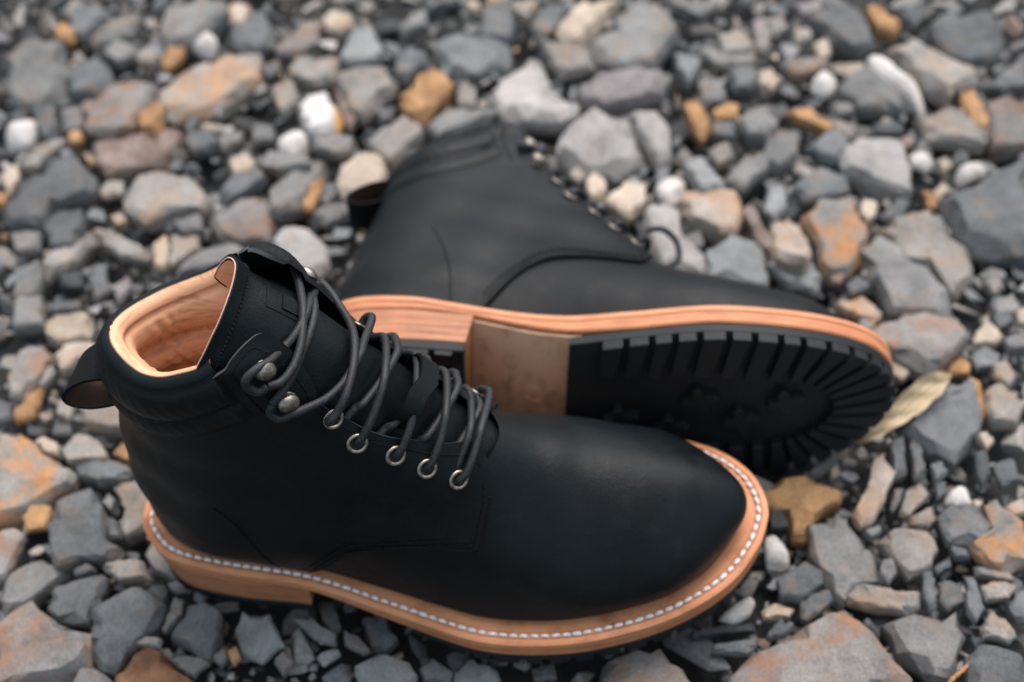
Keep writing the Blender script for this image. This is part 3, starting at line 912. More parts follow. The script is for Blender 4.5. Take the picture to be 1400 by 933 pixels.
    for i in range(ns):
        s = d[-1] * i / ns
        p = np.array([np.interp(s, d, cl[:, k]) for k in range(3)]); p2 = np.array([np.interp((s + .002) % d[-1], d, cl[:, k]) for k in range(3)])
        t = p2 - p; Mx = frame_at(p * mv, (0, 0, 1), (t / np.linalg.norm(t)) * mv)
        jit = Matrix.Rotation(random.uniform(-.10, .10), 4, 'Z') @ Matrix.Diagonal((random.uniform(.9, 1.08), random.uniform(.9, 1.1), 1, 1))
        if individual_stitches: link("stitch", ME_STITCH, welt, Mx @ jit)
        else: mbs.add([tuple(Mx @ jit @ Vector(v)) for v in _sv], _sf)
    if not individual_stitches:
        v_, f_ = mbs.out(); so = obj("welt_stitching", v_, f_, M_WHITE, welt); so["kind"] = "stuff"
    zt = lambda x: zw(x) - .0001
    rings = [ring(.0030, lambda x: z_midbot(x) + .0000), ring(.0010, lambda x: z_midbot(x) + .0003), ring(.0002, lambda x: z_midbot(x) + .0012), ring(.0002, lambda x: zt(x) - .0005), ring(.0008, zt), ring(.006, zt)]
    V, F = loft(rings); V, F = merge(V, F)
    put("midsole", V, F, M_TAN, angle=35)
    # stacked heel: five leather lifts with fine joints
    zb0, zt0 = .0090, .0293; lifts = 4; rings = []
    xb = lambda z: .0840 + (z - .009) * .14
    for k in range(lifts):
        za, zc = zb0 + (zt0 - zb0) * k / lifts, zb0 + (zt0 - zb0) * (k + 1) / lifts
        for z, ins in ((za + .00005, .0009), (za + .0003, .0006), (zc - .0003, .0006), (zc - .00005, .0009)):
            # lifts get a touch narrower towards the ground
            e = .0012 * (1 - (z - zb0) / (zt0 - zb0))
            rings.append(ring(ins + e, lambda x, z=z: np.full_like(np.asarray(x, float), z) - (np.asarray(x) / .085) ** 2 * .0022 * (z - zb0) / (zt0 - zb0), x1=xb(z), n=60))
    V, F = loft(rings); V, F = merge(V, F)
    heel = put("heel", V, F, M_STACK, angle=35); heel["label"] = "stacked tan leather heel"
    cz = lambda k: (lambda x: np.full_like(np.asarray(x, float), k))
    V, F = loft([ring(.0024, cz(.0024), x1=.0832, n=60), ring(.0016, cz(.0030), x1=.0838, n=60), ring(.0014, cz(.0080), x1=.0838, n=60), ring(.0020, cz(.0089), x1=.0836, n=60)]); V, F = merge(V, F)
    hcap = put("heel_cap", V, F, M_RUBBER, angle=35)
    # waist leather between heel and rubber
    zs = lambda x: z_midbot(x) - .0013
    V, F = loft([ring(.0050, lambda x: zs(x), x0=.0850, x1=.1420, n=40), ring(.0036, lambda x: zs(x) + .0004, x0=.0850, x1=.1420, n=40), ring(.0032, lambda x: zs(x) + .0014, x0=.0850, x1=.1420, n=40)]); V, F = merge(V, F)
    shank = put("waist_sole", V, F, M_SHANK, angle=35)
    # faint blind stamps on the waist: a round stamp and a line of marks
    mbk = MB()
    def stampz(x, y): return float(zs(np.array([x]))[0])
    c = (.1194, -.0117 * -1)
    for rr_ in (.0058, .0047):
        pts = [(c[0] + rr_ * math.cos(t), -(c[1] + rr_ * math.sin(t)), stampz(c[0] + rr_ * math.cos(t), 0) - .0001) for t in np.linspace(0, 2 * math.pi, 28, endpoint=False)]
        v_, f_ = tube(pts, .00035, 5, True); mbk.add(v_, f_)
    for k in range(4):
        pts = [(c[0] - .003 + .002 * k, -(c[1] - .002), stampz(c[0], 0)), (c[0] - .002 + .002 * k, -(c[1] + .002), stampz(c[0], 0))]
        v_, f_ = tube([(p[0], p[1], stampz(p[0], 0)) for p in pts], .0004, 5); mbk.add(v_, f_)
    for row in range(3):
        xx = .1035 + row * .0028; n_l = (5, 7, 6)[row]
        for k in range(n_l):
            yy = .0105 - k * .0029 + row * .001
            pts = [(xx - .0009, yy, 0), (xx + .0009, yy + .0006 * ((k * 7 + row) % 3 - 1), 0), (xx + .0009, yy - .0011, 0)]
            v_, f_ = tube([(p[0], -p[1], stampz(p[0], 0)) for p in pts], .0003, 5); mbk.add(v_, f_)
    v_, f_ = mbk.out()
    put("blind_stamp", v_, f_, M_SHANK, shank)
    # rubber forefoot with commando lugs
    so_ = lambda k: (lambda x: k + spring(x))
    V, F = loft([ring(.0022, so_(.0052), x0=.1365, n=70), ring(.0010, so_(.0058), x0=.1360, n=70), ring(.0006, so_(.0098), x0=.1360, n=70), ring(.0012, so_(.0108), x0=.1362, n=70)]); V, F = merge(V, F)
    outs = put("outsole", V, F, M_RUBBER, angle=35); outs["label"] = "black rubber outsole"
    def lug(poly, z0, z1, parent, nm="lug"):
        poly = np.array(poly); cpt = poly.mean(0); n = len(poly)
        R_ = [np.column_stack([poly, np.full(n, z1) + spring(poly[:, 0])])]
        for sc, z in ((1.0, z0 + .0005), (.96, z0)):
            q = cpt + (poly - cpt) * sc; R_.append(np.column_stack([q, np.full(n, z) + spring(q[:, 0])]))
        V = np.vstack(R_); F = [(k * n + i, k * n + (i + 1) % n, (k + 1) * n + (i + 1) % n, (k + 1) * n + i) for k in range(2) for i in range(n)]
        F.append(tuple(range(2 * n, 3 * n)))
        return put(nm, V, F, M_RUBBER, parent, angle=30)
    def lug_row(curve, s_list, gap, cfun, k, z0, z1, parent):
        dd = np.concatenate([[0], np.cumsum(np.linalg.norm(np.diff(curve, axis=0), axis=1))]); tot = dd[-1]
        g = lambda s: np.array([np.interp(s, dd, curve[:, 0]), np.interp(s, dd, curve[:, 1])])
        for s0, s1 in s_list:
            a_ = [g(s) for s in np.linspace(s0 + gap / 2, s1 - gap / 2, 4)]
            gi = gap * .5
            b_ = []
            for p, w in ((a_[3], 0), (a_[0], 1)):
                cp = cfun(p[0]); b_.append(p + (cp - p) * k)
            dv = b_[0] - b_[1]; L_ = np.linalg.norm(dv)
            if L_ < .002: continue
            sh = min(.0008, L_ * .1); dv = dv / L_
            b_ = [b_[0] - dv * sh, b_[1] + dv * sh]
            lug(a_ + b_, z0, z1, parent)
    cf = lambda x: np.array([min(max(x * .94 + .006, .15), .243), 0.0])
    lcur = inset_curve(LAT, .0012, -1); mcur = inset_curve(MED, .0012, 1)
    peri = np.vstack([lcur[lcur[:, 0] > .150], mcur[mcur[:, 0] > .150][::-1]])
    dd = np.concatenate([[0], np.cumsum(np.linalg.norm(np.diff(peri, axis=0), axis=1))]); ng = 29
    b_s = np.linspace(0, dd[-1], ng + 1); b_s[1:-1] += np.array([random.uniform(-.0012, .0012) for _ in range(ng - 1)])
    lug_row(peri, list(zip(b_s[:-1], b_s[1:])), .0036, cf, .51, 0.0, .0060, outs)
    def star(cx, cy, rot, parent, R_=.0092, z0=0.0, z1=.0060):
        pts = []
        for k in range(4):
            a0 = rot + k * math.pi / 2; w = .30
            for da, r in ((-w, R_ * .92), (0, R_ * 1.05), (w, R_ * .92), (math.pi / 4, R_ * .43)):
                pts.append((cx + r * math.cos(a0 + da), cy + r * math.sin(a0 + da)))
        lug(pts, z0, z1, parent, "star_lug")
    for cx, cy in [(.1650, .0110), (.1915, .0167), (.2039, -.0073), (.2266, .0066), (.2469, -.0084)]:
        star(cx, -cy * 1.0 if mir < 0 else -cy, .35, outs)
    hl = inset_curve(LAT, .0022, -1); hm = inset_curve(MED, .0022, 1)
    peri = np.vstack([hm[hm[:, 0] < .081][::-1], hl[hl[:, 0] < .081]])
    dd = np.concatenate([[0], np.cumsum(np.linalg.norm(np.diff(peri, axis=0), axis=1))]); b_s = np.linspace(0, dd[-1], 17)
    lug_row(peri, list(zip(b_s[:-1], b_s[1:])), .0034, lambda x: np.array([min(max(x, .034), .07), 0.0]), .42, 0.0, .0046, hcap)
    star(.040, .002, .4, hcap); star(.062, -.002, .4, hcap)
    return root

M_RIGHT = Matrix(((0.9933343667, 0.0996307257, -0.0579702892, -0.1840382349), (-0.1008491353, 0.9947301044, -0.0184789437, -0.1161328546),
                  (0.0558237212, 0.0242020233, 0.9981472708, -0.0111647442), (0, 0, 0, 1)))
M_LEFT = Matrix(((0.9940386195, -0.0482239633, 0.0977838038, -0.1094685807), (-0.1006694911, -0.0615611205, 0.9930135357, -0.0606743638),
                 (-0.0418673677, -0.9969376499, -0.0660488131, 0.0415094658), (0, 0, 0, 1)))
right_boot = make_boot("boot", M_RIGHT, 1, True, "full")
right_boot["label"] = "black leather lace-up boot standing upright in front, tan lining showing"
right_boot["category"] = "boot"; right_boot["group"] = "pair of boots"
left_boot = make_boot("boot", M_LEFT, -1, False, "side")
left_boot["label"] = "black leather boot lying on its side behind, lugged rubber sole showing"
left_boot["category"] = "boot"; left_boot["group"] = "pair of boots"
# ------------------------------------------------------------------ the stones one can tell apart: kind of rock, outline as seen (photo pixels, cast onto the beach below)
STONES = {
1:("G","5,75 32,52 82,54 85,82 85,120 50,143 20,135 5,108"), 2:("S","85,92 100,80 140,82 148,100 125,120 95,125"), 3:("Q","0,158 45,152 52,172 38,195 4,192"),
4:("R","110,140 135,115 200,112 205,122 175,170 150,180 110,172"), 5:("TO","217,125 240,95 295,85 325,66 350,72 352,105 322,122 282,150 238,153 220,140"),
6:("G","215,32 225,8 275,-2 306,0 305,15 260,48 230,55 220,50"), 7:("O","220,80 232,62 252,60 246,78 225,95"), 8:("O","190,155 200,140 220,137 220,160 210,172 192,170"),
9:("M","122,192 175,185 245,174 240,190 208,225 145,232 130,215"), 10:("S","97,10 135,2 140,25 112,48 95,38"), 11:("G","125,48 160,22 190,18 178,48 150,56 125,60"),
12:("O","72,38 85,27 100,37 95,50 78,50"), 13:("Q","260,50 280,35 296,48 288,65 265,63"), 14:("T","310,15 322,2 340,8 333,28 315,30"), 15:("S","305,48 332,22 360,15 372,50 350,66 320,62"),
16:("G","140,67 155,55 182,60 183,75 160,82"), 17:("W","185,72 200,62 217,72 206,85 188,83"), 18:("S","42,147 75,140 78,175 66,187 56,184"), 19:("W","28,225 50,200 85,182 92,190 48,228"),
20:("G","82,150 108,142 110,172 85,178"), 21:("O","92,180 107,175 112,190 96,196"), 22:("S","252,180 290,175 296,197 262,205"), 23:("G","297,185 330,176 328,192 303,201"),
24:("T","312,217 332,206 348,215 343,233 320,236"), 25:("T","442,25 452,12 475,15 482,30 465,41 448,38"), 26:("B","465,72 485,32 505,30 522,62 510,78 475,82"),
27:("R","377,62 412,32 437,28 432,58 405,72 380,70"), 28:("W","395,92 405,77 455,77 455,105 425,110 397,100"), 29:("W","460,100 490,87 525,92 540,110 495,152 475,140"),
30:("M","457,120 477,125 492,152 475,170 467,160"), 31:("QO","407,145 422,130 445,125 467,160 460,172 422,172"), 32:("O","547,130 570,105 595,90 617,105 607,132 575,160 550,145"),
33:("W","625,120 637,107 650,120 647,142 627,140"), 34:("Q","377,182 392,170 417,172 417,192 400,202 380,195"), 35:("W","500,192 530,170 555,155 577,175 535,217"),
36:("T","458,245 470,217 499,206 530,214 517,250 494,263 468,263"), 37:("B","595,65 612,45 662,50 695,60 692,82 650,100 612,92"), 38:("S","660,5 700,-5 702,32 695,50 657,47"),
39:("G","547,35 562,17 580,12 582,28 550,45"), 40:("S","540,82 562,62 585,72 557,102 542,97"), 41:("G","427,185 480,182 480,205 455,207 427,197"), 42:("G","350,215 365,205 420,210 420,222 387,230 352,227"),
43:("S","515,150 540,145 535,162 520,165"), 44:("W","345,17 365,30 365,55 350,66 340,40"), 45:("W","367,120 395,105 410,130 387,150"), 46:("G","345,170 372,170 372,190 346,190"),
47:("G","585,170 612,145 677,147 662,160 600,182"), 48:("T","637,2 655,0 652,12 640,10"), 49:("W","487,10 505,0 515,8 500,16"), 50:("S","355,90 380,82 382,97 365,105"),
51:("T","762,37 782,12 800,-2 847,-2 820,27 797,47 770,47"), 52:("G","840,25 875,2 892,0 925,37 890,82 855,87 812,75 807,55 850,42"), 53:("W","742,52 800,55 812,87 770,97 752,75"),
54:("L","675,120 690,95 725,72 740,85 755,120 787,145 762,155 700,150 680,140"), 55:("P","792,115 820,97 900,92 907,115 875,132 825,140 797,132"),
56:("L","770,175 812,140 835,145 870,180 880,205 850,228 805,231 775,212 765,190"), 57:("L","862,155 895,147 915,175 917,212 900,225 885,200"), 58:("O","935,140 952,130 975,170 962,182 947,170"),
59:("O","975,150 995,140 1010,142 1005,160 980,160"), 60:("G","1012,160 1047,140 1062,165 1050,185 1025,180"), 61:("G","995,242 1020,210 1055,205 1050,227 1015,255"),
62:("S","725,30 750,5 777,5 765,32 740,50"), 63:("W","700,0 740,0 720,22 705,15"), 64:("G","915,0 985,0 960,20 940,15"), 65:("B","922,72 950,70 957,85 942,107 927,90"),
66:("W","962,62 982,77 1030,72 1025,85 982,87 960,72"), 67:("W","982,45 1020,40 1032,65 990,70"), 68:("S","1000,92 1032,90 1035,115 1005,120"), 69:("T","1037,97 1055,90 1065,105 1055,120 1040,115"),
70:("G","950,105 990,107 992,132 962,140"), 71:("W","970,205 995,192 1007,212 982,222"), 72:("S","972,167 1005,165 1000,185 977,182"), 73:("W","1030,37 1055,32 1052,72 1035,67"),
74:("B","937,220 957,212 992,250 957,255"), 75:("S","1105,20 1137,-2 1170,0 1195,57 1167,62 1137,47"), 76:("S","1272,32 1300,15 1355,12 1377,42 1370,77 1337,85 1300,75 1280,52"),
77:("S","1230,8 1265,0 1270,17 1250,35"), 78:("W","1217,65 1250,50 1275,67 1332,92 1337,100 1300,122 1257,97"), 79:("Q","1192,67 1207,65 1222,85 1257,105 1270,135 1265,147 1247,130 1195,92"),
80:("G","1152,110 1185,87 1210,105 1235,130 1230,145 1175,142 1150,120"), 81:("Q","1110,107 1130,87 1147,105 1137,125 1117,120"), 82:("O","1185,10 1200,7 1230,27 1225,42 1200,37"),
83:("W","1257,155 1300,145 1320,150 1352,180 1347,192 1270,182"), 84:("O","1315,122 1330,120 1352,157 1350,172 1332,165 1315,135"), 85:("R","1352,140 1372,130 1412,132 1410,197 1357,197"),
86:("L","1152,210 1155,195 1175,188 1230,187 1245,225 1245,260 1200,245 1157,225"), 87:("Q","1245,207 1270,200 1282,215 1270,227 1250,222"), 88:("T","1282,218 1295,213 1303,225 1290,233"),
89:("Q","1310,227 1325,217 1352,217 1352,230 1325,242 1312,242"), 90:("S","1290,262 1337,242 1412,212 1412,335 1362,340 1332,330 1312,305"),
91:("W","1197,310 1225,297 1270,287 1290,305 1332,350 1325,375 1302,400 1275,360 1225,342"), 92:("G","1175,342 1200,320 1235,347 1270,365 1295,395 1312,425 1260,425 1222,420 1190,372"),
93:("RO","1100,290 1122,270 1165,267 1187,305 1182,340 1160,367 1132,367 1122,340"), 94:("T","1180,270 1200,277 1197,292 1187,302 1177,287"), 95:("B","1050,362 1065,347 1100,345 1122,370 1117,395 1082,387"),
96:("TO","1052,305 1070,295 1092,307 1110,342 1100,350 1065,345"), 97:("S","1087,250 1120,227 1160,240 1157,260 1100,270"), 98:("S","1210,285 1230,270 1245,275 1237,292 1212,300"),
99:("O","1262,260 1280,262 1282,282 1270,285"), 100:("B","1050,255 1072,247 1077,282 1060,295 1045,285"), 101:("B","1110,190 1145,175 1160,190 1145,215 1120,207"), 102:("O","1077,150 1105,145 1142,170 1135,177 1097,162"),
103:("W","1132,160 1172,170 1165,190 1137,172"), 104:("R","1065,80 1132,75 1132,90 1087,100"), 105:("T","1112,57 1130,52 1137,70 1122,80"), 106:("W","1050,25 1070,20 1077,35 1060,47"),
107:("W","1085,37 1105,37 1112,50 1090,57"), 108:("P","1090,5 1120,-2 1125,12 1100,20"), 110:("S","1352,112 1400,75 1410,115 1375,122"), 111:("G","1050,185 1087,180 1090,207 1065,225 1045,220"),
112:("G","1137,140 1165,140 1170,150 1145,155"), 113:("D","1197,167 1235,167 1235,180 1197,180"), 114:("M","1230,187 1245,185 1250,197 1235,200"), 115:("Q","897,247 915,235 935,240 940,260 922,267 902,260"),
116:("TO","925,272 947,257 987,255 1012,267 1005,310 987,312 947,295"), 117:("L","880,310 890,277 910,270 925,285 935,320 965,350 962,375 905,362"), 118:("B","967,342 1000,320 1037,330 1050,360 1050,390 975,375"),
119:("M","1015,285 1027,277 1060,332 1055,345 1037,332"), 120:("T","800,247 812,235 827,245 827,262 810,267"), 121:("T","827,270 855,245 882,247 882,272 862,292 845,285"), 122:("W","777,235 792,227 800,240 790,247"),
123:("S","935,322 957,315 962,335 940,340"), 127:("S","5,292 30,250 57,232 90,202 107,217 127,242 122,257 70,282 55,300 15,300"), 128:("W","167,262 190,240 220,231 257,237 282,270 272,282 230,285 200,300 178,287"),
129:("S","60,307 75,290 110,285 110,310 95,332 65,335"), 130:("W","55,362 70,342 107,322 125,317 125,330 100,352 62,372"), 131:("W","127,315 142,310 175,327 205,345 197,350 165,347 140,330"),
132:("R","285,294 313,278 339,268 367,273 378,304 365,325 331,330 300,319"), 133:("T","210,330 225,320 232,340 225,365 210,360"), 134:("W","232,322 270,322 270,335 244,355 232,362"), 135:("G","235,302 272,292 275,312 250,317"),
136:("G","240,365 275,342 320,332 335,345 300,358 245,372"), 137:("T","60,442 75,427 110,422 122,432 117,457 85,467 62,455"), 138:("W","137,257 150,245 167,247 165,265 140,267"), 139:("T","150,295 162,290 172,300 160,307"),
140:("P","155,392 175,377 178,393 160,412"), 141:("S","120,375 142,365 147,397 130,410"), 142:("D","80,372 112,372 112,392 82,390"), 143:("G","15,317 52,315 52,340 20,340"), 144:("G","20,370 50,350 55,375 50,400 20,405"),
145:("T","2,237 22,222 25,242 10,265"), 146:("O","-5,262 8,262 6,278 -5,278"), 147:("S","62,415 107,410 107,420 65,425"), 148:("G","20,405 55,402 55,440 15,445"), 149:("S","300,258 321,235 352,227 362,240 337,258 308,270"),
150:("G","367,276 373,255 409,229 447,217 439,240 412,275 383,283"), 151:("O","414,275 424,252 440,238 440,258 426,284 416,286"), 152:("L","375,327 388,307 419,312 445,335 447,361 424,379 396,363"), 153:("G","427,289 445,278 504,276 509,283 445,304"),
155:("S","434,271 441,253 457,245 460,263 445,281"), 156:("R","1185,452 1225,437 1265,427 1312,435 1322,457 1300,480 1270,500 1225,477"), 157:("T","1332,460 1350,432 1372,460 1362,467 1335,467"), 158:("B","1330,485 1347,472 1367,485 1365,497 1337,502"),
159:("SO","1240,580 1267,560 1300,520 1327,512 1340,520 1342,570 1330,600 1307,627 1275,607"), 160:("O","1297,502 1312,487 1327,497 1327,510 1300,510"), 161:("W","1352,530 1370,522 1387,537 1400,552 1392,577 1360,572 1350,552"),
162:("W","1360,495 1375,492 1390,510 1380,525 1360,512"), 163:("TO","1217,492 1245,487 1255,500 1235,517 1222,510"), 164:("T","1337,592 1350,590 1360,602 1350,612"), 165:("S","1357,635 1385,625 1395,652 1372,662"),
166:("S","1335,617 1350,615 1355,650 1345,662 1335,645"), 167:("TO","1170,700 1190,657 1197,625 1210,618 1225,645 1210,682 1197,707 1180,712"), 168:("O","1045,672 1072,652 1102,647 1150,672 1147,685 1115,705 1102,735 1085,730 1077,697 1045,690"),
169:("G","1107,717 1147,702 1190,742 1202,795 1167,800 1155,820 1135,795 1112,755"), 170:("W","1160,815 1177,797 1257,810 1257,827 1245,835 1165,822"), 171:("W","1205,735 1225,722 1270,722 1282,750 1267,777 1245,785 1225,765"),
172:("S","1287,707 1302,692 1340,690 1360,715 1342,737 1300,737"), 173:("RO","1345,690 1362,682 1400,712 1412,760 1382,775 1355,767 1330,742 1362,722"), 174:("Q","1295,680 1300,667 1322,655 1332,680 1327,688 1297,687"),
175:("Q","1047,730 1060,725 1077,747 1082,765 1070,772 1050,767"), 176:("S","1065,790 1100,767 1127,780 1125,797 1095,817 1070,812"), 177:("S","1095,820 1132,805 1140,820 1107,847 1097,845"),
178:("W","1232,702 1240,670 1257,657 1270,675 1245,705"), 179:("R","1245,706 1275,692 1280,707 1270,720 1247,717"), 180:("S","1262,784 1275,780 1282,827 1270,832 1262,810"), 181:("S","1285,795 1315,795 1320,820 1300,832 1285,820"),
182:("S","1322,790 1333,787 1347,832 1335,847 1324,832"), 183:("W","1342,800 1370,792 1390,800 1380,817 1350,820"), 184:("G","1205,767 1220,762 1227,780 1215,797 1205,785"), 185:("S","1380,830 1400,805 1412,820 1410,850 1390,845"),
186:("W","1345,859 1355,833 1374,846 1390,868 1380,876 1348,868"), 187:("R","1001,926 1034,891 1085,862 1136,833 1156,830 1175,846 1194,859 1223,894 1242,923 1240,950 1000,955"), 188:("G","1213,849 1307,836 1323,859 1300,920 1278,917 1233,885"),
189:("S","1326,894 1345,877 1397,888 1412,935 1330,945"), 190:("Q","982,840 1024,811 1034,820 1024,840 1001,849"), 191:("T","1043,833 1062,824 1085,833 1078,843 1046,844"), 192:("S","1050,865 1066,846 1085,852 1078,865 1052,872"),
193:("D","950,860 1030,852 1030,862 950,869"), 194:("S","976,881 1027,872 1034,881 1020,894 976,888"), 195:("R","828,907 867,886 903,884 931,911 953,940 817,942"), 196:("B","621,921 646,900 678,914 685,940 620,940"),
197:("S","574,914 592,900 617,918 613,932 581,929"), 198:("S","728,914 756,907 760,925 731,927"), 199:("S","233,862 257,829 276,819 298,836 298,866 283,892 234,868"), 200:("B","322,862 332,837 367,840 385,877 355,900 330,887"),
201:("G","400,845 425,845 457,867 457,877 435,875"), 202:("S","435,822 455,822 465,855 455,865 440,847"), 203:("S","495,847 520,840 542,872 527,887 507,883"), 204:("G","470,862 490,870 505,887 497,892 472,879"),
205:("B","487,910 520,892 557,905 567,920 557,942 495,942"), 207:("P","375,902 387,890 400,902 387,922"), 208:("O","310,890 322,882 327,895 317,905"), 209:("G","287,897 305,885 310,897 300,907"),
210:("RO","-5,588 15,583 45,600 75,625 98,640 92,656 70,668 55,682 30,695 -5,705"), 211:("W","82,615 100,592 115,590 140,612 142,622 95,628"), 212:("T","47,602 60,597 80,607 77,620 62,617"), 213:("S","98,634 120,625 171,632 178,643 163,651 133,658 107,649"),
214:("S","71,703 86,675 122,668 137,692 141,733 167,750 158,759 107,759 79,769 71,759"), 215:("O","30,705 41,690 66,690 68,698 60,720 36,724"), 216:("W","165,720 171,692 152,658 193,653 210,698 203,715 171,733"), 217:("G","139,686 148,675 158,683 150,696"),
218:("S","143,705 158,711 163,733 148,733"), 219:("R","-5,728 15,720 30,731 24,750 6,784 -5,790"), 220:("O","154,619 167,606 189,613 192,632 171,628"), 221:("W","139,771 163,765 193,765 201,786 163,791"), 222:("W","197,754 212,731 227,763 240,790 212,778"),
223:("G","2,819 13,782 43,763 81,769 92,776 60,804 32,823 2,836"), 224:("S","66,827 73,808 124,782 144,791 133,814 118,849 71,840"), 225:("R","-5,850 43,821 64,840 79,851 116,859 114,904 64,919 -5,936"),
226:("S","126,832 176,802 221,825 204,862 186,879 159,917 137,911 122,879"), 227:("OM","158,922 178,900 197,883 219,892 264,932 258,950 152,950"), 228:("G","231,900 266,896 283,904 264,924 242,911"), 229:("G","94,935 111,913 131,911 150,930 148,950 94,950"),
230:("G","221,859 238,817 251,819 249,840 227,862"), 231:("W","186,879 197,870 219,872 216,882"), 232:("P","229,797 240,793 251,802 236,806"), 233:("S","99,778 120,769 129,778 103,787"), 234:("R","10,512 30,475 55,470 67,490 47,520 27,540 12,537"),
235:("TO","72,487 87,470 125,467 130,478 100,495 82,507"), 236:("W","35,522 70,500 72,510 55,526 37,533"), 237:("O","17,562 37,539 57,529 52,550 45,570 22,575"), 238:("W","105,557 135,545 165,532 180,560 185,585 150,582 115,572"),
239:("W","75,550 87,545 100,555 92,572 77,565"), 240:("W","52,567 70,559 72,571 60,577"), 241:("S","-5,545 15,550 15,570 -5,575"), 242:("S","70,580 95,580 95,593 72,593"), 243:("D","37,580 62,585 60,596 37,594"),
244:("S","1220,602 1235,595 1240,645 1225,652"), 245:("S","1245,600 1257,600 1267,645 1252,652"), 246:("S","1272,635 1287,630 1297,645 1280,655"), 247:("G","1107,645 1140,620 1145,633 1125,650"), 248:("T","1135,642 1145,636 1149,646 1138,653"),
249:("S","1217,697 1225,667 1236,667 1230,687 1222,700"), 250:("G","1182,724 1202,718 1206,728 1192,733"), 251:("D","1052,697 1074,699 1077,720 1055,722"), 252:("S","1280,662 1293,656 1295,676 1282,682"), 253:("S","1300,745 1322,750 1327,762 1307,760"),
254:("W","1335,774 1385,785 1385,792 1337,784"), 255:("S","1277,775 1300,760 1302,772 1282,785"), 256:("TO","1375,692 1397,680 1412,695 1385,705"), 259:("TO","1145,412 1177,402 1205,427 1195,437 1160,424"), 260:("S","1157,387 1175,375 1190,390 1165,400"),
261:("M","1135,374 1155,374 1150,386 1137,385"), 262:("R","1345,385 1360,377 1375,390 1360,400"), 263:("G","1357,410 1385,400 1395,420 1370,433"), 264:("T","1390,425 1408,412 1412,440 1395,440"), 265:("S","1357,428 1382,422 1385,440 1367,447"),
266:("G","1374,462 1402,452 1412,475 1382,475"), 267:("W","1175,437 1190,432 1196,446 1180,450"),
}
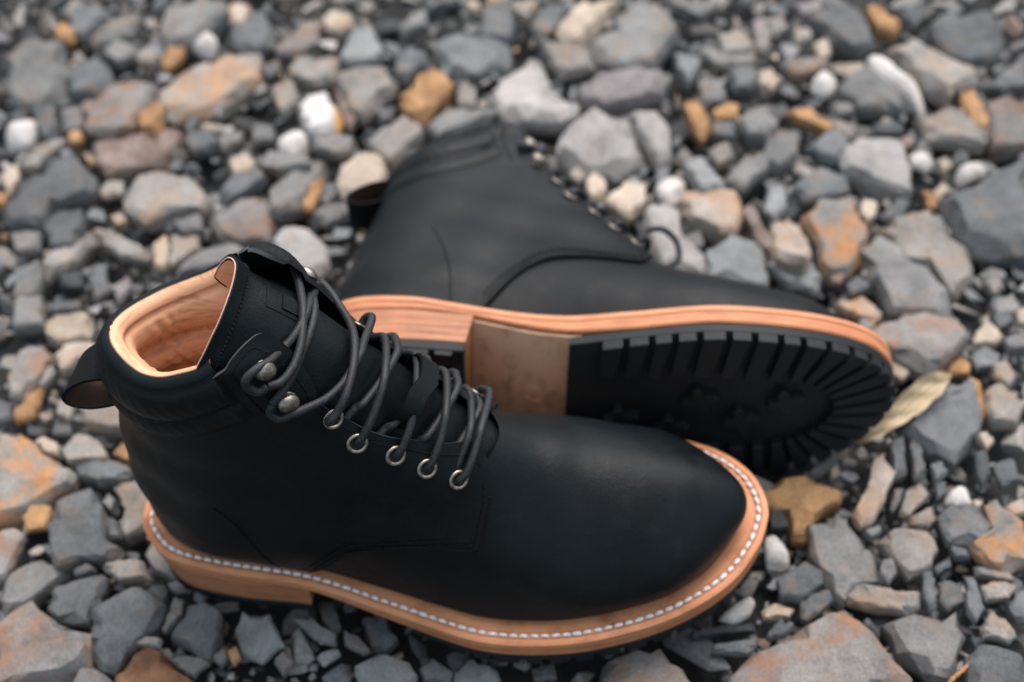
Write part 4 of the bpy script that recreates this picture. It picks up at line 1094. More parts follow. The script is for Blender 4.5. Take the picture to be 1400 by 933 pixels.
# well-known stones by which the others are described: short reference, full label
MARKS = {
3:("cream pebble at the left edge","smooth round cream pebble at the left edge"), 1:("broad grey slab","broad mottled grey slab in the upper left corner"), 5:("big ochre heart-shaped stone","big pale stone shaped like a heart with ochre stain, upper left"),
9:("rust-red striped wedge","rust-red striped wedge-shaped stone with pale upper edge"), 6:("long grey slab at the top","long light grey slab touching the top edge, upper left"), 4:("red-topped grey block","grey block with a rusty red upper edge"),
127:("dark slate slab","large dark blue-grey slate slab near the left edge, upper half"), 128:("grainy two-faced stone","grainy beige-grey stone with two tilted faces"), 131:("thin right leaning plate","thin beige plate leaning down to the right of a roof-like pair"),
130:("thin left leaning plate","thin beige plate leaning down to the left of a roof-like pair"), 132:("red-spotted grey stone","flat grey stone with small red spots behind the upright boot"), 137:("pale golden pebble","pale golden pebble just above the heel loop of the upright boot"),
152:("pale block between the boots","pale grey block between the upright boot's tongue and the lying boot"), 36:("tan block by the lying boot","flat sandy tan block touching the lying boot's collar"), 34:("oval cream pebble","smooth oval cream pebble, upper left of centre"),
31:("white stone with orange side","white stone with a bright orange right side"), 32:("orange and grey cube","blocky orange and grey stone behind the lying boot"), 29:("pale grey kite-shaped stone","pale grey kite-shaped stone with a brown flank"),
37:("long blue-grey stone at top centre","long smooth blue-grey stone at top centre"), 54:("pinkish-grey hump","pinkish-grey humped stone right behind the lying boot"), 51:("sandy tan bar","sandy tan bar-shaped stone at the top edge, centre right"),
52:("forked grey stone","light grey forked stone at the top, right of the tan bar"), 55:("purple-grey flat stone","flat purple-grey layered stone behind the lying boot's hooks"), 56:("large pale round stone","large pale round stone beside the lying boot's hooks"),
59:("bright orange chip","small bright orange chip, upper right of centre"), 115:("bright white pebble","bright white pebble right of the lying boot's eyelets"), 116:("pink angular stone","pink and cream angular stone right of the bright white pebble"),
117:("pale stone by the lace loop","pale beige stone touching the lying boot's lowest lace loop"), 118:("blue-grey block behind the vamp","blue-grey block right behind the lying boot's vamp"), 93:("orange-spotted stone","grey stone with large bright orange spots, right side"),
95:("pale oval behind the lying toe","pale grey oval stone behind the lying boot's toe"), 91:("cracked upper slab","large warm grey slab, upper half of a cracked pair"), 92:("cracked lower slab","large grey slab, lower half of a cracked pair"),
90:("huge slate at the right edge","huge dark slate slab cut off by the right edge"), 86:("pale beige wedge","flat pale beige wedge pointing down, upper right"), 79:("long white stone","long curved white stone, upper right"),
76:("big dark slab in the top right","big smooth dark grey slab in the top right corner"), 75:("slate triangle at the top","dark slate triangle at the top edge, right of centre"), 84:("yellow finger stone","finger-shaped stone, orange at one end and yellow-grey"),
159:("golden-edged slate","large dark slate with a golden orange right edge"), 156:("rusty slab behind the toe","wide rust-brown and grey slab right behind the lying boot's toe"), 161:("round two-tone pebble","round two-tone beige pebble at the right edge"),
168:("amber stone","large amber-orange stone in front of the lying boot's sole"), 169:("smooth grey shield","smooth grey shield-shaped slab right of the upright boot's toe"), 170:("ribbed bar stone","ribbed light grey bar-shaped stone lying across the shield-shaped slab"),
171:("rust-rimmed round stone","rounded beige stone with a thin rusty rim"), 172:("five-sided slate","five-sided dark slate lying on a rusty stone"), 173:("rusty stone at the right edge","large rust-orange and grey stone at the right edge"),
174:("white peak","small white pointed stone, right side"), 175:("white chip by the toe","rough white chip beside the upright boot's toe"), 187:("huge rusty boulder","huge grey boulder with rust streaks at the bottom edge"),
188:("grey triangle","large grey triangular stone right of the huge rusty boulder"), 189:("slate in the bottom right","dark slate stone in the bottom right corner"), 167:("upright tan pillar stone","tall tan and orange pillar-like stone leaning below the dry leaf"),
210:("rusty boulder at the left edge","large grey boulder with an orange patch at the left edge"), 214:("slate boot-shaped stone","blue-grey slate stone with a pale vein left of the upright heel"), 225:("big mottled slab","big mottled grey slab in the bottom left corner"),
226:("big hexagonal slate","big hexagonal slate stone below the upright boot's heel, left"), 227:("brown and orange bar","brown and orange banded stone at the bottom edge, left"), 224:("leaf-shaped slate","leaf-shaped blue-grey slate left of the big hexagonal slate"),
223:("curved grey stone","curved mottled grey stone at the left edge below the boulder"), 200:("pale slate under the heel","rounded pale slate just below the upright boot's heel"), 199:("slate left of the heel base","faceted slate with a pale corner just below the heel back"),
205:("bluish dome","bluish domed stone at the bottom edge below the arch"), 238:("stone behind the heel","broad beige stone with a dark base right behind the upright heel"), 237:("orange wedge","small orange wedge left of the heel loop"),
195:("red-flecked stone","grey red-flecked stone at the bottom edge below the toe"), 216:("beige stone beside the heel","tall beige stone with an orange notch beside the upright heel"),
}
# ------------------------------------------------------------------ the beach
def ray_dir(px, py):
    return FWD + RIGHT * ((px - 700.0) / FPX) - UP * ((py - 466.5) / FPX)

def to_plane(px, py, c, n):
    d = ray_dir(px, py); t = (c - CAM).dot(n) / d.dot(n)
    return CAM + d * t

def to_pixel(p):
    r = Vector(p) - CAM; d = r.dot(FWD)
    return (700 + FPX * r.dot(RIGHT) / d, 466.5 - FPX * r.dot(UP) / d)

# lowest point of the boots over each 3 mm cell, so that stones end below them
CELL = .003
_env = {}
def add_env(root):
    stack = list(root.children)
    while stack:
        o = stack.pop(); stack += list(o.children)
        if o.type != 'MESH' or len(o.data.polygons) < 20: continue
        Mw = root.matrix_world @ (o.matrix_local if o.parent is root else o.parent.matrix_local @ o.matrix_local)
        me = o.data; me.calc_loop_triangles()
        co = np.empty(len(me.vertices) * 3); me.vertices.foreach_get("co", co); co = co.reshape(-1, 3)
        M4 = np.array(Mw); co = co @ M4[:3, :3].T + M4[:3, 3]
        tri = np.empty(len(me.loop_triangles) * 3, dtype=np.int32); me.loop_triangles.foreach_get("vertices", tri); tri = tri.reshape(-1, 3)
        a, b, c = co[tri[:, 0]], co[tri[:, 1]], co[tri[:, 2]]
        pts = [co]
        L = np.maximum(np.linalg.norm(b - a, axis=1), np.maximum(np.linalg.norm(c - a, axis=1), np.linalg.norm(c - b, axis=1)))
        big = L > .003
        if big.any():
            a, b, c, L = a[big], b[big], c[big], L[big]
            k = 14
            for i in range(k + 1):
                for j in range(k + 1 - i):
                    sel = L > .003 if (i % 3 == 0 and j % 3 == 0) else L > .012
                    if sel.any(): pts.append(a[sel] + (b[sel] - a[sel]) * (i / k) + (c[sel] - a[sel]) * (j / k))
        P = np.vstack(pts); P = P[P[:, 2] < .05]
        ij = np.floor(P[:, :2] / CELL).astype(int)
        o_ = np.argsort(-P[:, 2])
        for (i, j), z in zip(ij[o_].tolist(), P[o_, 2].tolist()): _env[(i, j)] = z
bpy.context.view_layer.update()
for r_ in (right_boot, left_boot): add_env(r_)
def env_at(x, y):
    i, j = math.floor(x / CELL), math.floor(y / CELL)
    return min(_env.get((i + a, j + b), 9.0) for a in (-1, 0, 1) for b in (-1, 0, 1))

# --- rock materials
def mat_rock(name, c0, c1, rust=None, rust_amt=.5, speck=.25, rough=.72, edge=None, spots=55.0):
    m, nt, b = new_mat(name)
    tc = nt.nodes.new("ShaderNodeTexCoord"); oi = nt.nodes.new("ShaderNodeObjectInfo")
    mu = nt.nodes.new("ShaderNodeVectorMath"); mu.operation = 'SCALE'; mu.inputs[0].default_value = (7.3, 3.1, 5.7)
    nt.links.new(oi.outputs["Random"], mu.inputs["Scale"])
    ad = nt.nodes.new("ShaderNodeVectorMath"); ad.operation = 'ADD'
    nt.links.new(tc.outputs["Object"], ad.inputs[0]); nt.links.new(mu.outputs[0], ad.inputs[1])
    v = ad.outputs[0]
    n1 = noise(nt, v, 45, 6, .62); n2 = noise(nt, v, 800, 4, .7); n3 = noise(nt, v, spots, 5, .62); n4 = noise(nt, v, 130, 8, .72)
    c = ramp(nt, n1, [(.28, tuple(x * .70 for x in c0)), (.5, tuple((x + y) * .46 for x, y in zip(c0, c1))), (.74, tuple(x * 1.05 for x in c1))])
    sp = ramp(nt, n2, [(.36, (1 - speck * 1.6,) * 3), (.50, (1,) * 3), (.66, (1 + speck,) * 3)])
    mm = nt.nodes.new("ShaderNodeMix"); mm.data_type = 'RGBA'; mm.blend_type = 'MULTIPLY'; mm.inputs[0].default_value = 1.0
    nt.links.new(c, mm.inputs[6]); nt.links.new(sp, mm.inputs[7]); c = mm.outputs[2]
    # mineral veins and pale scratches
    w = nt.nodes.new("ShaderNodeTexWave"); w.inputs["Scale"].default_value = 26; w.inputs["Distortion"].default_value = 9; w.inputs["Detail"].default_value = 4; w.inputs["Detail Scale"].default_value = 2.2
    nt.links.new(v, w.inputs["Vector"])
    vein = ramp(nt, w.outputs["Fac"], [(.965, (0, 0, 0)), (1.0, (.14,) * 3)])
    c = mixc(nt, vein, c, tuple(min(1, x * 1.5 + .04) for x in c1))
    if rust:
        f = ramp(nt, n3, [(1 - rust_amt - .10, (0, 0, 0)), (1 - rust_amt + .13, (.85, .85, .85))])
        rc = ramp(nt, n4, [(.3, tuple(x * .6 for x in rust)), (.65, rust)])
        c = mixc(nt, f, c, rc)
    if edge:
        col, axis, lo, hi = edge
        sx = nt.nodes.new("ShaderNodeSeparateXYZ"); nt.links.new(tc.outputs["Object"], sx.inputs[0])
        jit = nt.nodes.new("ShaderNodeMath"); jit.operation = 'MULTIPLY_ADD'; jit.inputs[1].default_value = .010; nt.links.new(n1, jit.inputs[0]); nt.links.new(sx.outputs[axis], jit.inputs[2])
        mr = nt.nodes.new("ShaderNodeMapRange"); mr.inputs["From Min"].default_value = lo; mr.inputs["From Max"].default_value = hi
        nt.links.new(jit.outputs[0], mr.inputs["Value"])
        rc = ramp(nt, n4, [(.3, tuple(x * .65 for x in col)), (.65, col)])
        c = mixc(nt, mr.outputs[0], c, rc)
    hs = nt.nodes.new("ShaderNodeHueSaturation")
    vr = nt.nodes.new("ShaderNodeMapRange"); vr.inputs["To Min"].default_value = .84; vr.inputs["To Max"].default_value = 1.14
    nt.links.new(oi.outputs["Random"], vr.inputs["Value"]); nt.links.new(vr.outputs[0], hs.inputs["Value"]); nt.links.new(c, hs.inputs["Color"])
    nt.links.new(hs.outputs[0], b.inputs["Base Color"])
    nt.links.new(ramp(nt, n4, [(.3, (rough - .12,) * 3), (.7, (min(1, rough + .1),) * 3)]), b.inputs["Roughness"])
    b.inputs["Specular IOR Level"].default_value = .4
    # fracture relief: broken flakes, split layers, grain
    vo = nt.nodes.new("ShaderNodeTexVoronoi"); vo.inputs["Scale"].default_value = 75; vo.inputs["Randomness"].default_value = 1.0
    wv = nt.nodes.new("ShaderNodeVectorMath"); wv.operation = 'ADD'; cn = nt.nodes.new("ShaderNodeTexNoise"); cn.inputs["Scale"].default_value = 60
    nt.links.new(v, cn.inputs["Vector"]); sc_ = nt.nodes.new("ShaderNodeVectorMath"); sc_.operation = 'SCALE'; sc_.inputs["Scale"].default_value = .012
    nt.links.new(cn.outputs["Color"], sc_.inputs[0]); nt.links.new(v, wv.inputs[0]); nt.links.new(sc_.outputs[0], wv.inputs[1]); nt.links.new(wv.outputs[0], vo.inputs["Vector"])
    p = bump(nt, b, vo.outputs["Distance"], .45, .0030)
    p = bump(nt, b, n4, .75, .0030, p)
    bump(nt, b, n2, .5, .0007, p)
    return m

OCH = (.46, .225, .085)
ROCK = {
 "S": mat_rock("slate", (.080, .089, .094), (.142, .152, .157), (.24, .165, .110), .37, .22, .62),
 "B": mat_rock("pale_slate", (.175, .188, .190), (.27, .28, .28), (.30, .25, .20), .30, .14, .66),
 "G": mat_rock("grey_stone", (.145, .147, .145), (.235, .233, .225), (.28, .20, .14), .39, .22),
 "W": mat_rock("warm_grey_stone", (.20, .190, .175), (.315, .295, .270), (.36, .245, .155), .43, .24),
 "L": mat_rock("pale_stone", (.31, .295, .280), (.43, .41, .39), (.38, .29, .22), .33, .12),
 "R": mat_rock("rusty_stone", (.165, .158, .148), (.265, .25, .235), (.33, .165, .085), .46, .2),
 "RO": mat_rock("orange_spotted_stone", (.20, .20, .185), (.30, .285, .26), (.56, .24, .065), .50, .18, spots=52),
 "O": mat_rock("ochre_stone", (.32, .165, .065), (.50, .29, .135), (.20, .105, .055), .40, .2),
 "OM": mat_rock("brown_banded_stone", (.12, .050, .024), (.22, .10, .048), (.46, .26, .12), .45, .2, spots=30),
 "T": mat_rock("tan_stone", (.38, .31, .24), (.52, .44, .355), (.46, .27, .13), .36, .15),
 "TO": mat_rock("ochre_stained_stone", (.31, .275, .24), (.43, .385, .335), (.48, .27, .14), .47, .15, spots=40),
 "Q": mat_rock("white_quartz", (.50, .47, .44), (.64, .61, .58), (.48, .38, .28), .33, .12),
 "QO": mat_rock("quartz_with_orange", (.48, .465, .45), (.60, .58, .56), (.5, .4, .3), .3, .12, edge=((.52, .27, .09), 0, .012, .017)),
 "SO": mat_rock("slate_golden_edge", (.110, .115, .122), (.172, .176, .184), (.2, .15, .1), .3, .14, .62, edge=((.45, .235, .075), 0, .0205, .0235)),
 "M": mat_rock("red_brown_stone", (.165, .115, .095), (.26, .19, .16), (.32, .29, .26), .42, .2, spots=90),
 "P": mat_rock("purple_grey_stone", (.17, .150, .153), (.25, .225, .228), (.30, .27, .25), .4, .15),
 "D": mat_rock("charcoal_stone", (.036, .040, .044), (.070, .075, .080), None, .3, .2, .6),
}
TYPE_WORD = {"S": "blue-grey slate stone", "B": "pale blue-grey stone", "G": "mid-grey stone", "W": "beige-grey stone", "L": "pale stone", "R": "rust-stained grey stone", "RO": "orange-spotted stone",
             "O": "ochre-orange stone", "OM": "brown banded stone", "T": "sandy tan pebble", "TO": "ochre-stained pale stone", "Q": "white pebble", "QO": "white and orange stone", "SO": "slate stone",
             "M": "reddish-brown stone", "P": "purplish stone", "D": "near-black stone"}

def chaikin(p, k=1):
    for _ in range(k):
        q = np.roll(p, -1, 0); p = np.stack([p * .82 + q * .18, p * .18 + q * .82], 1).reshape(-1, p.shape[1])
    return p

def resample(p, n):
    c = np.vstack([p, p[:1]]); d = np.concatenate([[0], np.cumsum(np.linalg.norm(np.diff(c, axis=0), axis=1))])
    s = np.linspace(0, d[-1], n, endpoint=False)
    return np.stack([np.interp(s, d, c[:, k]) for k in range(p.shape[1])], 1)

def in_poly(P, q):
    ins = np.zeros(len(P), bool)
    for i in range(len(q)):
        a, b = q[i], q[(i + 1) % len(q)]
        if a[1] != b[1]: ins ^= ((a[1] > P[:, 1]) != (b[1] > P[:, 1])) & (P[:, 0] < (b[0] - a[0]) * (P[:, 1] - a[1]) / (b[1] - a[1]) + a[0])
    return ins

def pebble(o, size, h, round_, r):
    nn = 30; o = resample(chaikin(o, 2), nn)
    ang = np.arange(nn) / nn * 2 * np.pi
    o = o * (1 + .018 * np.sin(ang * 5 + r.uniform(0, 6)) + .014 * np.sin(ang * 9 + r.uniform(0, 6)) + r.normal(0, .008, nn))[:, None]
    cuts = [(r.uniform(0, 2 * np.pi), r.uniform(.25, .75), r.uniform(.15, .4)) for _ in range(3)]
    rings = []
    for k, rr in enumerate([0, .3, .55, .75, .88, .96, 1.0, 1.015, .97, .82, .5]):
        dome = (1 - math.sqrt(max(0, 1 - (min(rr, .985)) ** 2))) * .75
        flat = {.96: .05, 1.0: .16}.get(rr, 0)
        drop = flat * (1 - round_) * h + dome * round_ * h * 1.1
        if k >= 7: drop = (.38, .62, .86, 1.05)[k - 7] * h + round_ * (.35, .3, .2, .15)[k - 7] * h
        row = []
        for i in range(nn if rr > 0 else 1):
            p = o[i] * rr if rr > 0 else np.zeros(3); z = -drop
            if k <= 7:
                for a, pos, sl in cuts:
                    q = (p[0] * math.cos(a) + p[1] * math.sin(a)) / (size * .6) - pos
                    if q > 0: z -= q * sl * size
                z += .014 * size * math.sin(p[0] / size * 9 + a * 3) * math.cos(p[1] / size * 8 + a)
            row.append(p + np.array([0, 0, z]))
        rings.append(row)
    V = [rings[0][0]]; F = []
    for k in range(1, len(rings)): V += rings[k]
    idx = lambda k, i: 1 + (k - 1) * nn + (i % nn)
    for i in range(nn): F.append((0, idx(1, i), idx(1, i + 1)))
    for k in range(1, len(rings) - 1):
        for i in range(nn): F.append((idx(k, i), idx(k + 1, i), idx(k + 1, i + 1), idx(k, i + 1)))
    F.append(tuple(idx(len(rings) - 1, nn - 1 - i) for i in range(nn)))
    return np.array(V), F

def angular(o, size, h, round_, r):
    """broken slab: the outline's own corners, a flat tilted top, chipped shoulders and a few split facets, edges slightly worn"""
    m_ = []
    for i in range(len(o)):
        a, b = o[i], o[(i + 1) % len(o)]; L = np.linalg.norm(b - a)
        m_.append(a)
        d = (b - a); nrm = np.array([d[1], -d[0], 0]) / (L + 1e-9); k_ = int(L / (.30 * size))
        for t_ in range(k_):
            m_.append(a + d * ((t_ + r.uniform(.3, .7)) / k_) + nrm * r.normal(0, .030) * size)
    o = np.array(m_); n = len(o)
    off = r.uniform(-.10, .10, 2) * size
    ins = r.uniform(.80, .95, n); chip = r.random(n) < .22; ins[chip] -= r.uniform(.12, .28, chip.sum())
    A = o * ins[:, None]; A[:, 2] += r.normal(0, .006, n) * size; A[:, 2] -= chip * 0
    B = o.copy(); B[:, 2] -= r.uniform(.10, .34, n) * h + chip * .18 * h
    Cc = o * r.uniform(.99, 1.05, n)[:, None]; Cc[:, 2] -= r.uniform(.5, .75, n) * h
    D = o * .72; D[:, 2] -= h * 1.05
    # inner top ring gives the split, stepped face
    I = o * r.uniform(.35, .60, n)[:, None] + np.array([off[0], off[1], 0]); I[:, 2] += r.normal(0, .008, n) * size + .03 * size * round_
    ctr = np.array([[off[0] * 1.5, off[1] * 1.5, r.normal(.005, .010) * size]])
    V = np.vstack([ctr, I, A, B, Cc, D]); F = []
    ix = lambda k, i: 1 + k * n + i % n
    for i in range(n): F.append((0, ix(0, i), ix(0, i + 1)))
    for k in range(4):
        for i in range(n):
            q = (ix(k, i), ix(k + 1, i), ix(k + 1, i + 1), ix(k, i + 1))
            if r.random() < .5: F += [(q[0], q[1], q[2]), (q[0], q[2], q[3])]
            else: F += [(q[0], q[1], q[3]), (q[1], q[2], q[3])]
    F.append(tuple(ix(4, n - 1 - i) for i in range(n)))
    me = bpy.data.meshes.new("tmp"); me.from_pydata([tuple(v) for v in V], [], F)
    bm = bmesh.new(); bm.from_mesh(me); bpy.data.meshes.remove(me)
    bmesh.ops.recalc_face_normals(bm, faces=bm.faces)
    ed = [e for e in bm.edges if len(e.link_faces) == 2 and e.calc_face_angle(0) > .30]
    bmesh.ops.bevel(bm, geom=ed, offset=size * (.012 + .04 * round_), segments=2, affect='EDGES', profile=.55, clamp_overlap=True)
    bmesh.ops.triangulate(bm, faces=bm.faces)
    bm.verts.index_update(); V = np.array([v.co[:] for v in bm.verts]); F = [tuple(v.index for v in f.verts) for f in bm.faces]; bm.free()
    return V, F

BASE_Z = -.0085
footprints = []; stone_info = {}
def build_stone(key, kind, pix):
    r = np.random.default_rng(1000 + key)
    px = np.array([[float(v) for v in s.split(",")] for s in pix.split()])
    cpx = px.mean(0)
    size_px = np.sqrt(abs(np.sum(px[:, 0] * np.roll(px[:, 1], -1) - np.roll(px[:, 0], -1) * px[:, 1])) / 2)
    round_ = {"Q": .65, "T": .5, "O": .32, "L": .20, "W": .22, "TO": .22, "QO": .4}.get(kind, .12)
    if size_px > 75: round_ *= .6
    z0 = BASE_Z + r.uniform(-.0035, .0035) + .004 * min(1, size_px / 90)
    tilt = r.normal(0, .15, 2); n = Vector((tilt[0], tilt[1] - .04, 1)).normalized()
    for _ in range(3):
        c = to_plane(cpx[0], cpx[1], Vector((0, 0, z0)), Vector((0, 0, 1)))
        P = np.array([to_plane(x, y, c, n)[:] for x, y in px])
        # keep clear of the boots standing on top
        viol = max([-9.] + [p[2] + .0012 - env_at(p[0], p[1]) for p in resample(P, 36)] + [p[2] + .0015 - env_at(p[0], p[1]) for p in np.array(c) + (resample(P, 18) - np.array(c)) * .5])
        if viol <= 0: break
        z0 -= viol
    c = np.array(c); size = np.sqrt(abs(np.sum(P[:, 0] * np.roll(P[:, 1], -1) - np.roll(P[:, 0], -1) * P[:, 1])) / 2)
    footprints.append(P[:, :2].copy())
    h = float(np.clip(size * r.uniform(.5, .75), .007, .026))
    Q = c + (P - c) * 1.07
    if round_ < .6:
        V, F = angular(Q - c, size, h, round_, r)
    else:
        V, F = pebble(Q - c, size, h, round_, r)
    # last safety against the boots
    w = V + c; up = max([0.] + [p[2] + .0008 - env_at(p[0], p[1]) for p in w[::2]])
    c[2] -= up
    me = mesh_data("stone", V, F, ROCK[kind], True, 24 if round_ < .6 else 50)
    ob = link("stone", me); ob.location = c
    asp = np.linalg.svd(px - cpx, compute_uv=False)
    stone_info[key] = (ob, kind, cpx, size_px, asp[0] / max(asp[1], 1e-6))
for key, (kind, pix) in STONES.items():
    build_stone(key, kind, pix)

# --- smaller gravel in the gaps
def rock_template(seed, npts, flat, bev):
    r = np.random.default_rng(seed); bm = bmesh.new()
    for _ in range(npts):
        d = r.normal(0, 1, 3); d /= np.linalg.norm(d); d *= r.uniform(.82, 1.0)
        bm.verts.new((d[0], d[1] * r.uniform(.6, .95), d[2] * flat))
    bmesh.ops.convex_hull(bm, input=bm.verts)
    loose = [v for v in bm.verts if not v.link_faces]
    bmesh.ops.delete(bm, geom=loose, context='VERTS')
    bmesh.ops.bevel(bm, geom=list(bm.edges), offset=bev, segments=1, affect='EDGES', profile=.6)
    bmesh.ops.triangulate(bm, faces=bm.faces); bmesh.ops.recalc_face_normals(bm, faces=bm.faces)
    bm.verts.index_update()
    V = np.array([v.co[:] for v in bm.verts]); F = np.array([[v.index for v in f.verts] for f in bm.faces]); bm.free()
    return V, F
TEMPL = [rock_template(s, 9 + s % 4, (.24, .34, .46, .62)[s % 4], .035) for s in range(20)]
GX0, GX1, GY0, GY1, RES = -.66, .66, -.44, .70, .001
mask = np.zeros((int((GX1 - GX0) / RES), int((GY1 - GY0) / RES)), bool)
def paint_poly(q):
    lo = np.maximum(((q.min(0) - (GX0, GY0)) / RES).astype(int), 0); hi = np.minimum(((q.max(0) - (GX0, GY0)) / RES).astype(int) + 1, mask.shape)
    if (hi <= lo).any(): return
    ii, jj = np.meshgrid(np.arange(lo[0], hi[0]), np.arange(lo[1], hi[1]), indexing='ij')
    P = np.stack([ii.ravel() * RES + GX0, jj.ravel() * RES + GY0], 1); s = in_poly(P, q)
    mask[ii.ravel()[s], jj.ravel()[s]] = True
for q in footprints: paint_poly(q.mean(0) + (q - q.mean(0)) * .97)
ca = np.array([(math.cos(a), math.sin(a)) for a in np.linspace(0, 2 * math.pi, 10, endpoint=False)])
filler = []
def in_view(x, y, m=40):
    u, w = to_pixel((x, y, -.012)); return -m < u < 1400 + m and -m < w < 933 + m
for R_, tries, inside, need in ((.021, 3000, False, .74), (.015, 7000, False, .68), (.0140, 3000, True, .66), (.0110, 6000, True, .64), (.0085, 10000, True, .62), (.0062, 18000, True, .60), (.0045, 26000, True, .55), (.0032, 30000, True, .50)):
    xs = rng.uniform(GX0 + .02, GX1 - .02, tries); ys = rng.uniform(GY0 + .02, GY1 - .02, tries)
    for x, y in zip(xs, ys):
        if not inside and in_view(x, y): continue
        if R_ < .006 and not in_view(x, y, 380): continue
        rr = R_ * rng.uniform(.85, 1.2)
        pi_ = int((x - GX0) / RES); pj = int((y - GY0) / RES)
        if mask[pi_, pj]: continue
        q = ((np.array([x, y]) + ca * rr * need - (GX0, GY0)) / RES).astype(int)
        if mask[q[:, 0], q[:, 1]].any(): continue
        filler.append((x, y, rr))
        k = int(rr * .80 / RES); a0, b0 = max(pi_ - k, 0), max(pj - k, 0)
        ii, jj = np.ogrid[a0:pi_ + k + 1, b0:pj + k + 1]
        mask[a0:pi_ + k + 1, b0:pj + k + 1] |= ((ii - pi_) ** 2 + (jj - pj) ** 2 <= k * k)[:mask.shape[0] - a0, :mask.shape[1] - b0]
for q in footprints:
    c0_ = q.mean(0)
    for _ in range(int(rng.integers(3, 8))):
        i_ = int(rng.integers(len(q))); t_ = rng.random(); p_ = q[i_] * (1 - t_) + q[(i_ + 1) % len(q)] * t_
        p_ = c0_ + (p_ - c0_) * rng.uniform(1.0, 1.16)
        if env_at(p_[0], p_[1]) > 1 and in_view(p_[0], p_[1]): filler.append((p_[0], p_[1], rng.uniform(.0028, .0060)))
n_chip = len(filler)
PAL = [("S", .34), ("G", .26), ("D", .08), ("W", .17), ("B", .07), ("T", .03), ("O", .022), ("M", .02), ("Q", .012), ("P", .015)]
PALC = {"S": (.122, .132, .137), "G": (.182, .185, .179), "D": (.055, .060, .065), "W": (.26, .242, .222), "B": (.22, .228, .236), "T": (.42, .35, .27), "O": (.36, .235, .13), "M": (.21, .15, .125), "Q": (.54, .51, .48), "P": (.21, .18, .19)}
names_, wts = [p[0] for p in PAL], np.array([p[1] for p in PAL]); wts /= wts.sum()
gv, gf, gc, off_ = [], [], [], 0
promo = [f for f in sorted(filler, key=lambda f: -f[2]) if in_view(f[0], f[1], -12) and env_at(f[0], f[1]) > 1]
promo = set(promo[:40])
promoted = []
TM = {}
for (x, y, rr) in filler:
    t = int(rng.integers(len(TEMPL))); V, F = TEMPL[t]
    a = rng.uniform(0, 2 * math.pi); tx, ty = rng.normal(0, .36, 2)
    if rng.random() < .10: tx += 1.0
    Rm = np.array((Matrix.Rotation(tx, 3, 'X') @ Matrix.Rotation(ty, 3, 'Y') @ Matrix.Rotation(a, 3, 'Z')))
    sc = rr * np.array([rng.uniform(1.0, 1.5), rng.uniform(.7, 1.08), rng.uniform(.75, 1.1)])
    W = (V * sc) @ Rm.T
    top = W[:, 2].max()
    zt = BASE_Z - .0020 - rng.uniform(0, .0090) - (.005 if rr < .006 else 0) - (.004 if rr < .004 else 0)
    z = zt - top
    e = min(env_at(x + dx * rr, y + dy * rr) for dx in (-.9, 0, .9) for dy in (-.9, 0, .9))
    if e < 1: z = min(z, e - .001 - top)
    kind = names_[int(rng.choice(len(names_), p=wts))]
    if (x, y, rr) in promo:
        if t not in TM: TM[t] = {}
        if kind not in TM[t]: TM[t][kind] = mesh_data("stone", V, F, ROCK[kind], True, 25)
        ob = link("stone", TM[t][kind]); M4 = Matrix([[*(Rm[i] * sc), (x, y, z)[i]] for i in range(3)] + [[0, 0, 0, 1]])
        ob.matrix_world = M4; promoted.append((ob, kind, np.array(to_pixel((x, y, zt))), rr)); continue
    gv.append(W + (x, y, z)); gf.append(F + off_); off_ += len(V)
    col = np.array(PALC[kind]) * rng.uniform(.72, 1.28)
    gc.append(np.tile(np.append(col, 1), (len(V), 1)))
gv, gf, gc = np.vstack(gv), np.vstack(gf), np.vstack(gc)
me = bpy.data.meshes.new("gravel")
me.vertices.add(len(gv)); me.vertices.foreach_set("co", gv.ravel())
me.loops.add(gf.size); me.loops.foreach_set("vertex_index", gf.ravel().astype(np.int32))
me.polygons.add(len(gf)); me.polygons.foreach_set("loop_start", np.arange(0, gf.size, 3, dtype=np.int32))
me.update(calc_edges=True); me.validate()
ca_ = me.color_attributes.new("rock_colour", 'FLOAT_COLOR', 'POINT'); ca_.data.foreach_set("color", gc.ravel())
me.polygons.foreach_set("use_smooth", np.ones(len(me.polygons), bool)); me.set_sharp_from_angle(angle=math.radians(16))
m, nt, b = new_mat("gravel")
at = nt.nodes.new("ShaderNodeAttribute"); at.attribute_name = "rock_colour"
v = texco(nt); n2 = noise(nt, v, 420, 4, .7); n1 = noise(nt, v, 140, 6, .7)
sp = ramp(nt, n2, [(.36, (.62,) * 3), (.5, (1,) * 3), (.66, (1.28,) * 3)])
mm = nt.nodes.new("ShaderNodeMix"); mm.data_type = 'RGBA'; mm.blend_type = 'MULTIPLY'; mm.inputs[0].default_value = 1
nt.links.new(at.outputs["Color"], mm.inputs[6]); nt.links.new(sp, mm.inputs[7])
rf = ramp(nt, n1, [(.58, (0, 0, 0)), (.70, (.7,) * 3)])
nt.links.new(mixc(nt, rf, mm.outputs[2], (.26, .155, .085)), b.inputs["Base Color"]); b.inputs["Roughness"].default_value = .72
p_ = bump(nt, b, n1, .5, .0014); bump(nt, b, n2, .4, .0004, p_)
me.materials.append(m)
gravel = link("gravel", me); gravel["kind"] = "stuff"; gravel["label"] = "small mixed grey gravel filling the gaps between stones"; gravel["category"] = "gravel"

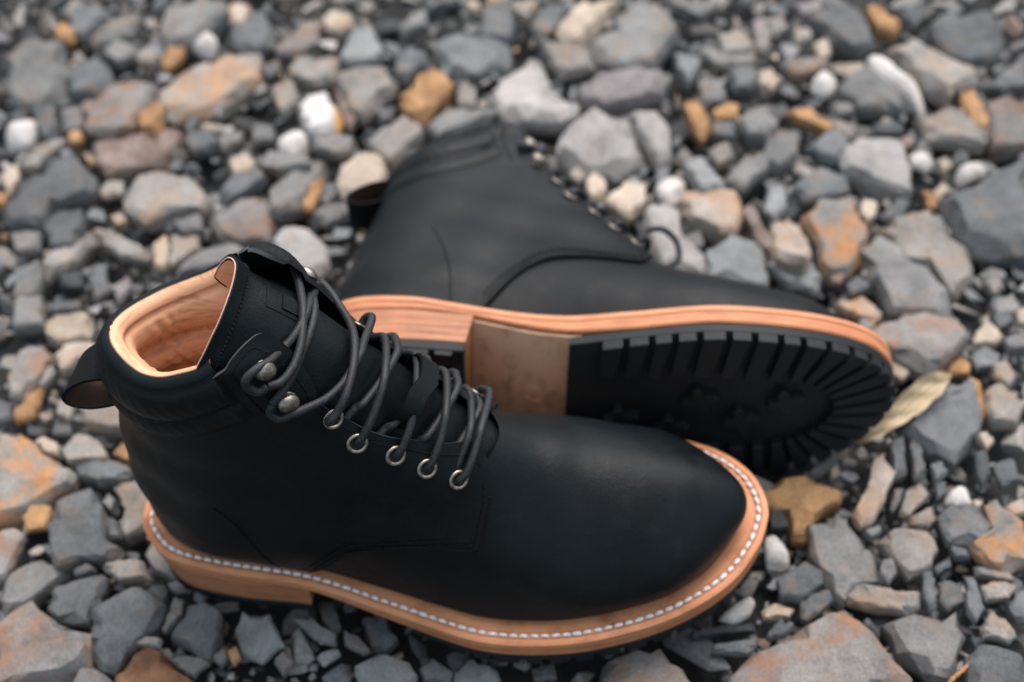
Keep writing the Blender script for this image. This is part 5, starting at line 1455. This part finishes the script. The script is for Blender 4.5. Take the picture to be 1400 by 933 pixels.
# --- ground sheet under everything
m, nt, b = new_mat("gap_shade_grit")
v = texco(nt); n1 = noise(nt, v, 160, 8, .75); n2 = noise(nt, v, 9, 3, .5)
nt.links.new(ramp(nt, n1, [(.35, (.010, .012, .013)), (.6, (.030, .031, .031)), (.78, (.09, .085, .075))]), b.inputs["Base Color"])  # grit coloured near black to paint in the shade between stones
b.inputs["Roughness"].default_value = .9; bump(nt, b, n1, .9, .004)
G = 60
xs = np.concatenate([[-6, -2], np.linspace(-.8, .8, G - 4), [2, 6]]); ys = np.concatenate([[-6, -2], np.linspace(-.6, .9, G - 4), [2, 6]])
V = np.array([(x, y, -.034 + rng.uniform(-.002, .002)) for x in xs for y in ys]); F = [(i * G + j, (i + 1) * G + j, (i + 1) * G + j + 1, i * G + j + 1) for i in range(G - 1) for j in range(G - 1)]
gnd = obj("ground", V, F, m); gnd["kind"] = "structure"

# --- dry leaf beside the lying boot's toe, and a twig at the bottom edge
m, nt, b = new_mat("dry_leaf")
v = texco(nt); n1 = noise(nt, v, 70, 5, .6); n2 = noise(nt, texco(nt, (200, 30, 30)), 4, 3, .6)
c = ramp(nt, n1, [(.35, (.36, .27, .15)), (.6, (.47, .37, .23)), (.72, (.24, .18, .04))])
nt.links.new(c, b.inputs["Base Color"]); b.inputs["Roughness"].default_value = .6; bump(nt, b, n2, .5, .001)
spine = catmull([to_plane(x, y, Vector((0, 0, z)), Vector((0, 0, 1)))[:] for x, y, z in ((1172, 606, -.004), (1200, 588, .001), (1235, 558, .006), (1268, 530, .009), (1300, 510, .010))], 8)
wd = np.interp(np.linspace(0, 1, len(spine)), [0, .12, .3, .55, .8, .95, 1], [.0010, .0026, .0040, .0072, .0068, .0032, .0008])
tn = np.gradient(spine, axis=0); tn /= np.linalg.norm(tn, axis=1)[:, None]
nrm = np.array([.25, -.55, .79]); side = np.cross(tn, nrm); side /= np.linalg.norm(side, axis=1)[:, None]
V, F = [], []
us = np.linspace(-1, 1, 11)
for layer in (0, -.0004):
    for i, p in enumerate(spine):
        for u in us:
            q = p - side[i] * wd[i] * u * (1 + .05 * math.sin(i * 1.1 + u)) + nrm * (layer + .0035 * u * u * wd[i] / .01 + .0006 * math.sin(i * .9 + 4 * u) + .0005 * math.cos(u * 14))
            V.append(q)
n_ = len(spine) * 11
for i in range(len(spine) - 1):
    for k in range(10):
        F.append((i * 11 + k, (i + 1) * 11 + k, (i + 1) * 11 + k + 1, i * 11 + k + 1)); F.append((n_ + i * 11 + k, n_ + i * 11 + k + 1, n_ + (i + 1) * 11 + k + 1, n_ + (i + 1) * 11 + k))
    for k in (0, 10): F.append((i * 11 + k, (i + 1) * 11 + k, n_ + (i + 1) * 11 + k, n_ + i * 11 + k))
V = np.array(V); cc = V.mean(0); leaf = obj("dry_leaf", V - cc, F, m, None, True, 60); leaf.location = cc
leaf["label"] = "curled straw-coloured dry leaf leaning beside the lying boot's toe"; leaf["category"] = "leaf"
tw = catmull([to_plane(x, y, Vector((0, 0, z)), Vector((0, 0, 1)))[:] for x, y, z in ((1292, 940, -.006), (1305, 926, -.004), (1316, 917, -.004), (1328, 905, -.007))], 6)
V, F = tube(tw, [.0010 + .0003 * math.sin(i * 1.7) for i in range(len(tw))], 7)
V = np.array(V); cc = V.mean(0); twig = obj("twig", V - cc, F, mat_plain("twig_bark", (.36, .17, .07), .7, 0, 500, .5)); twig.location = cc
twig["label"] = "thin orange-brown twig at the bottom edge between two grey stones"; twig["category"] = "twig"

# --- names: say which stone is which, by its look and by a neighbour one can find
mark_px = {k: stone_info[k][2] for k in MARKS}
used = set(b_ for a_, b_ in MARKS.values())
def where(d):
    a = math.degrees(math.atan2(-d[1], d[0])) % 360
    return ["right of", "behind and right of", "behind", "behind and left of", "left of", "in front and left of", "in front of", "in front and right of"][int((a + 22.5) // 45) % 8]
def describe(word, size_px, asp, c, own=None):
    sz = "large" if size_px > 58 else ("medium" if size_px > 34 else ("small" if size_px > 20 else "tiny"))
    shp = "long " if asp > 2.3 else ("" if asp > 1.5 else "chunky ")
    order = sorted((float(np.hypot(*(c - p))), k) for k, p in mark_px.items() if k != own)
    for lead in ("", "next "):
        for _, k in order[:9]:
            for adj in (sz + " " + shp, sz + " "):
                lab = f"{adj}{word} {where(c - mark_px[k])} the {MARKS[k][0]}"
                if lab not in used and len(lab.split()) <= 16: used.add(lab); return lab
    return lab
order_keys = sorted(stone_info, key=lambda k: -stone_info[k][3])
for k in order_keys:
    ob, kind, c, s, asp = stone_info[k]
    ob["label"] = MARKS[k][1] if k in MARKS else describe(TYPE_WORD[kind], s, asp, c, k)
    ob["category"] = "stone"; ob["group"] = "stones on the beach"
for ob, kind, c, rr in promoted:
    ob["label"] = describe(TYPE_WORD[kind], rr * 2200, 1.2, c); ob["category"] = "stone"; ob["group"] = "stones on the beach"
print("stones", len(stone_info), "promoted", len(promoted), "filler", len(filler), "tris", len(gf))
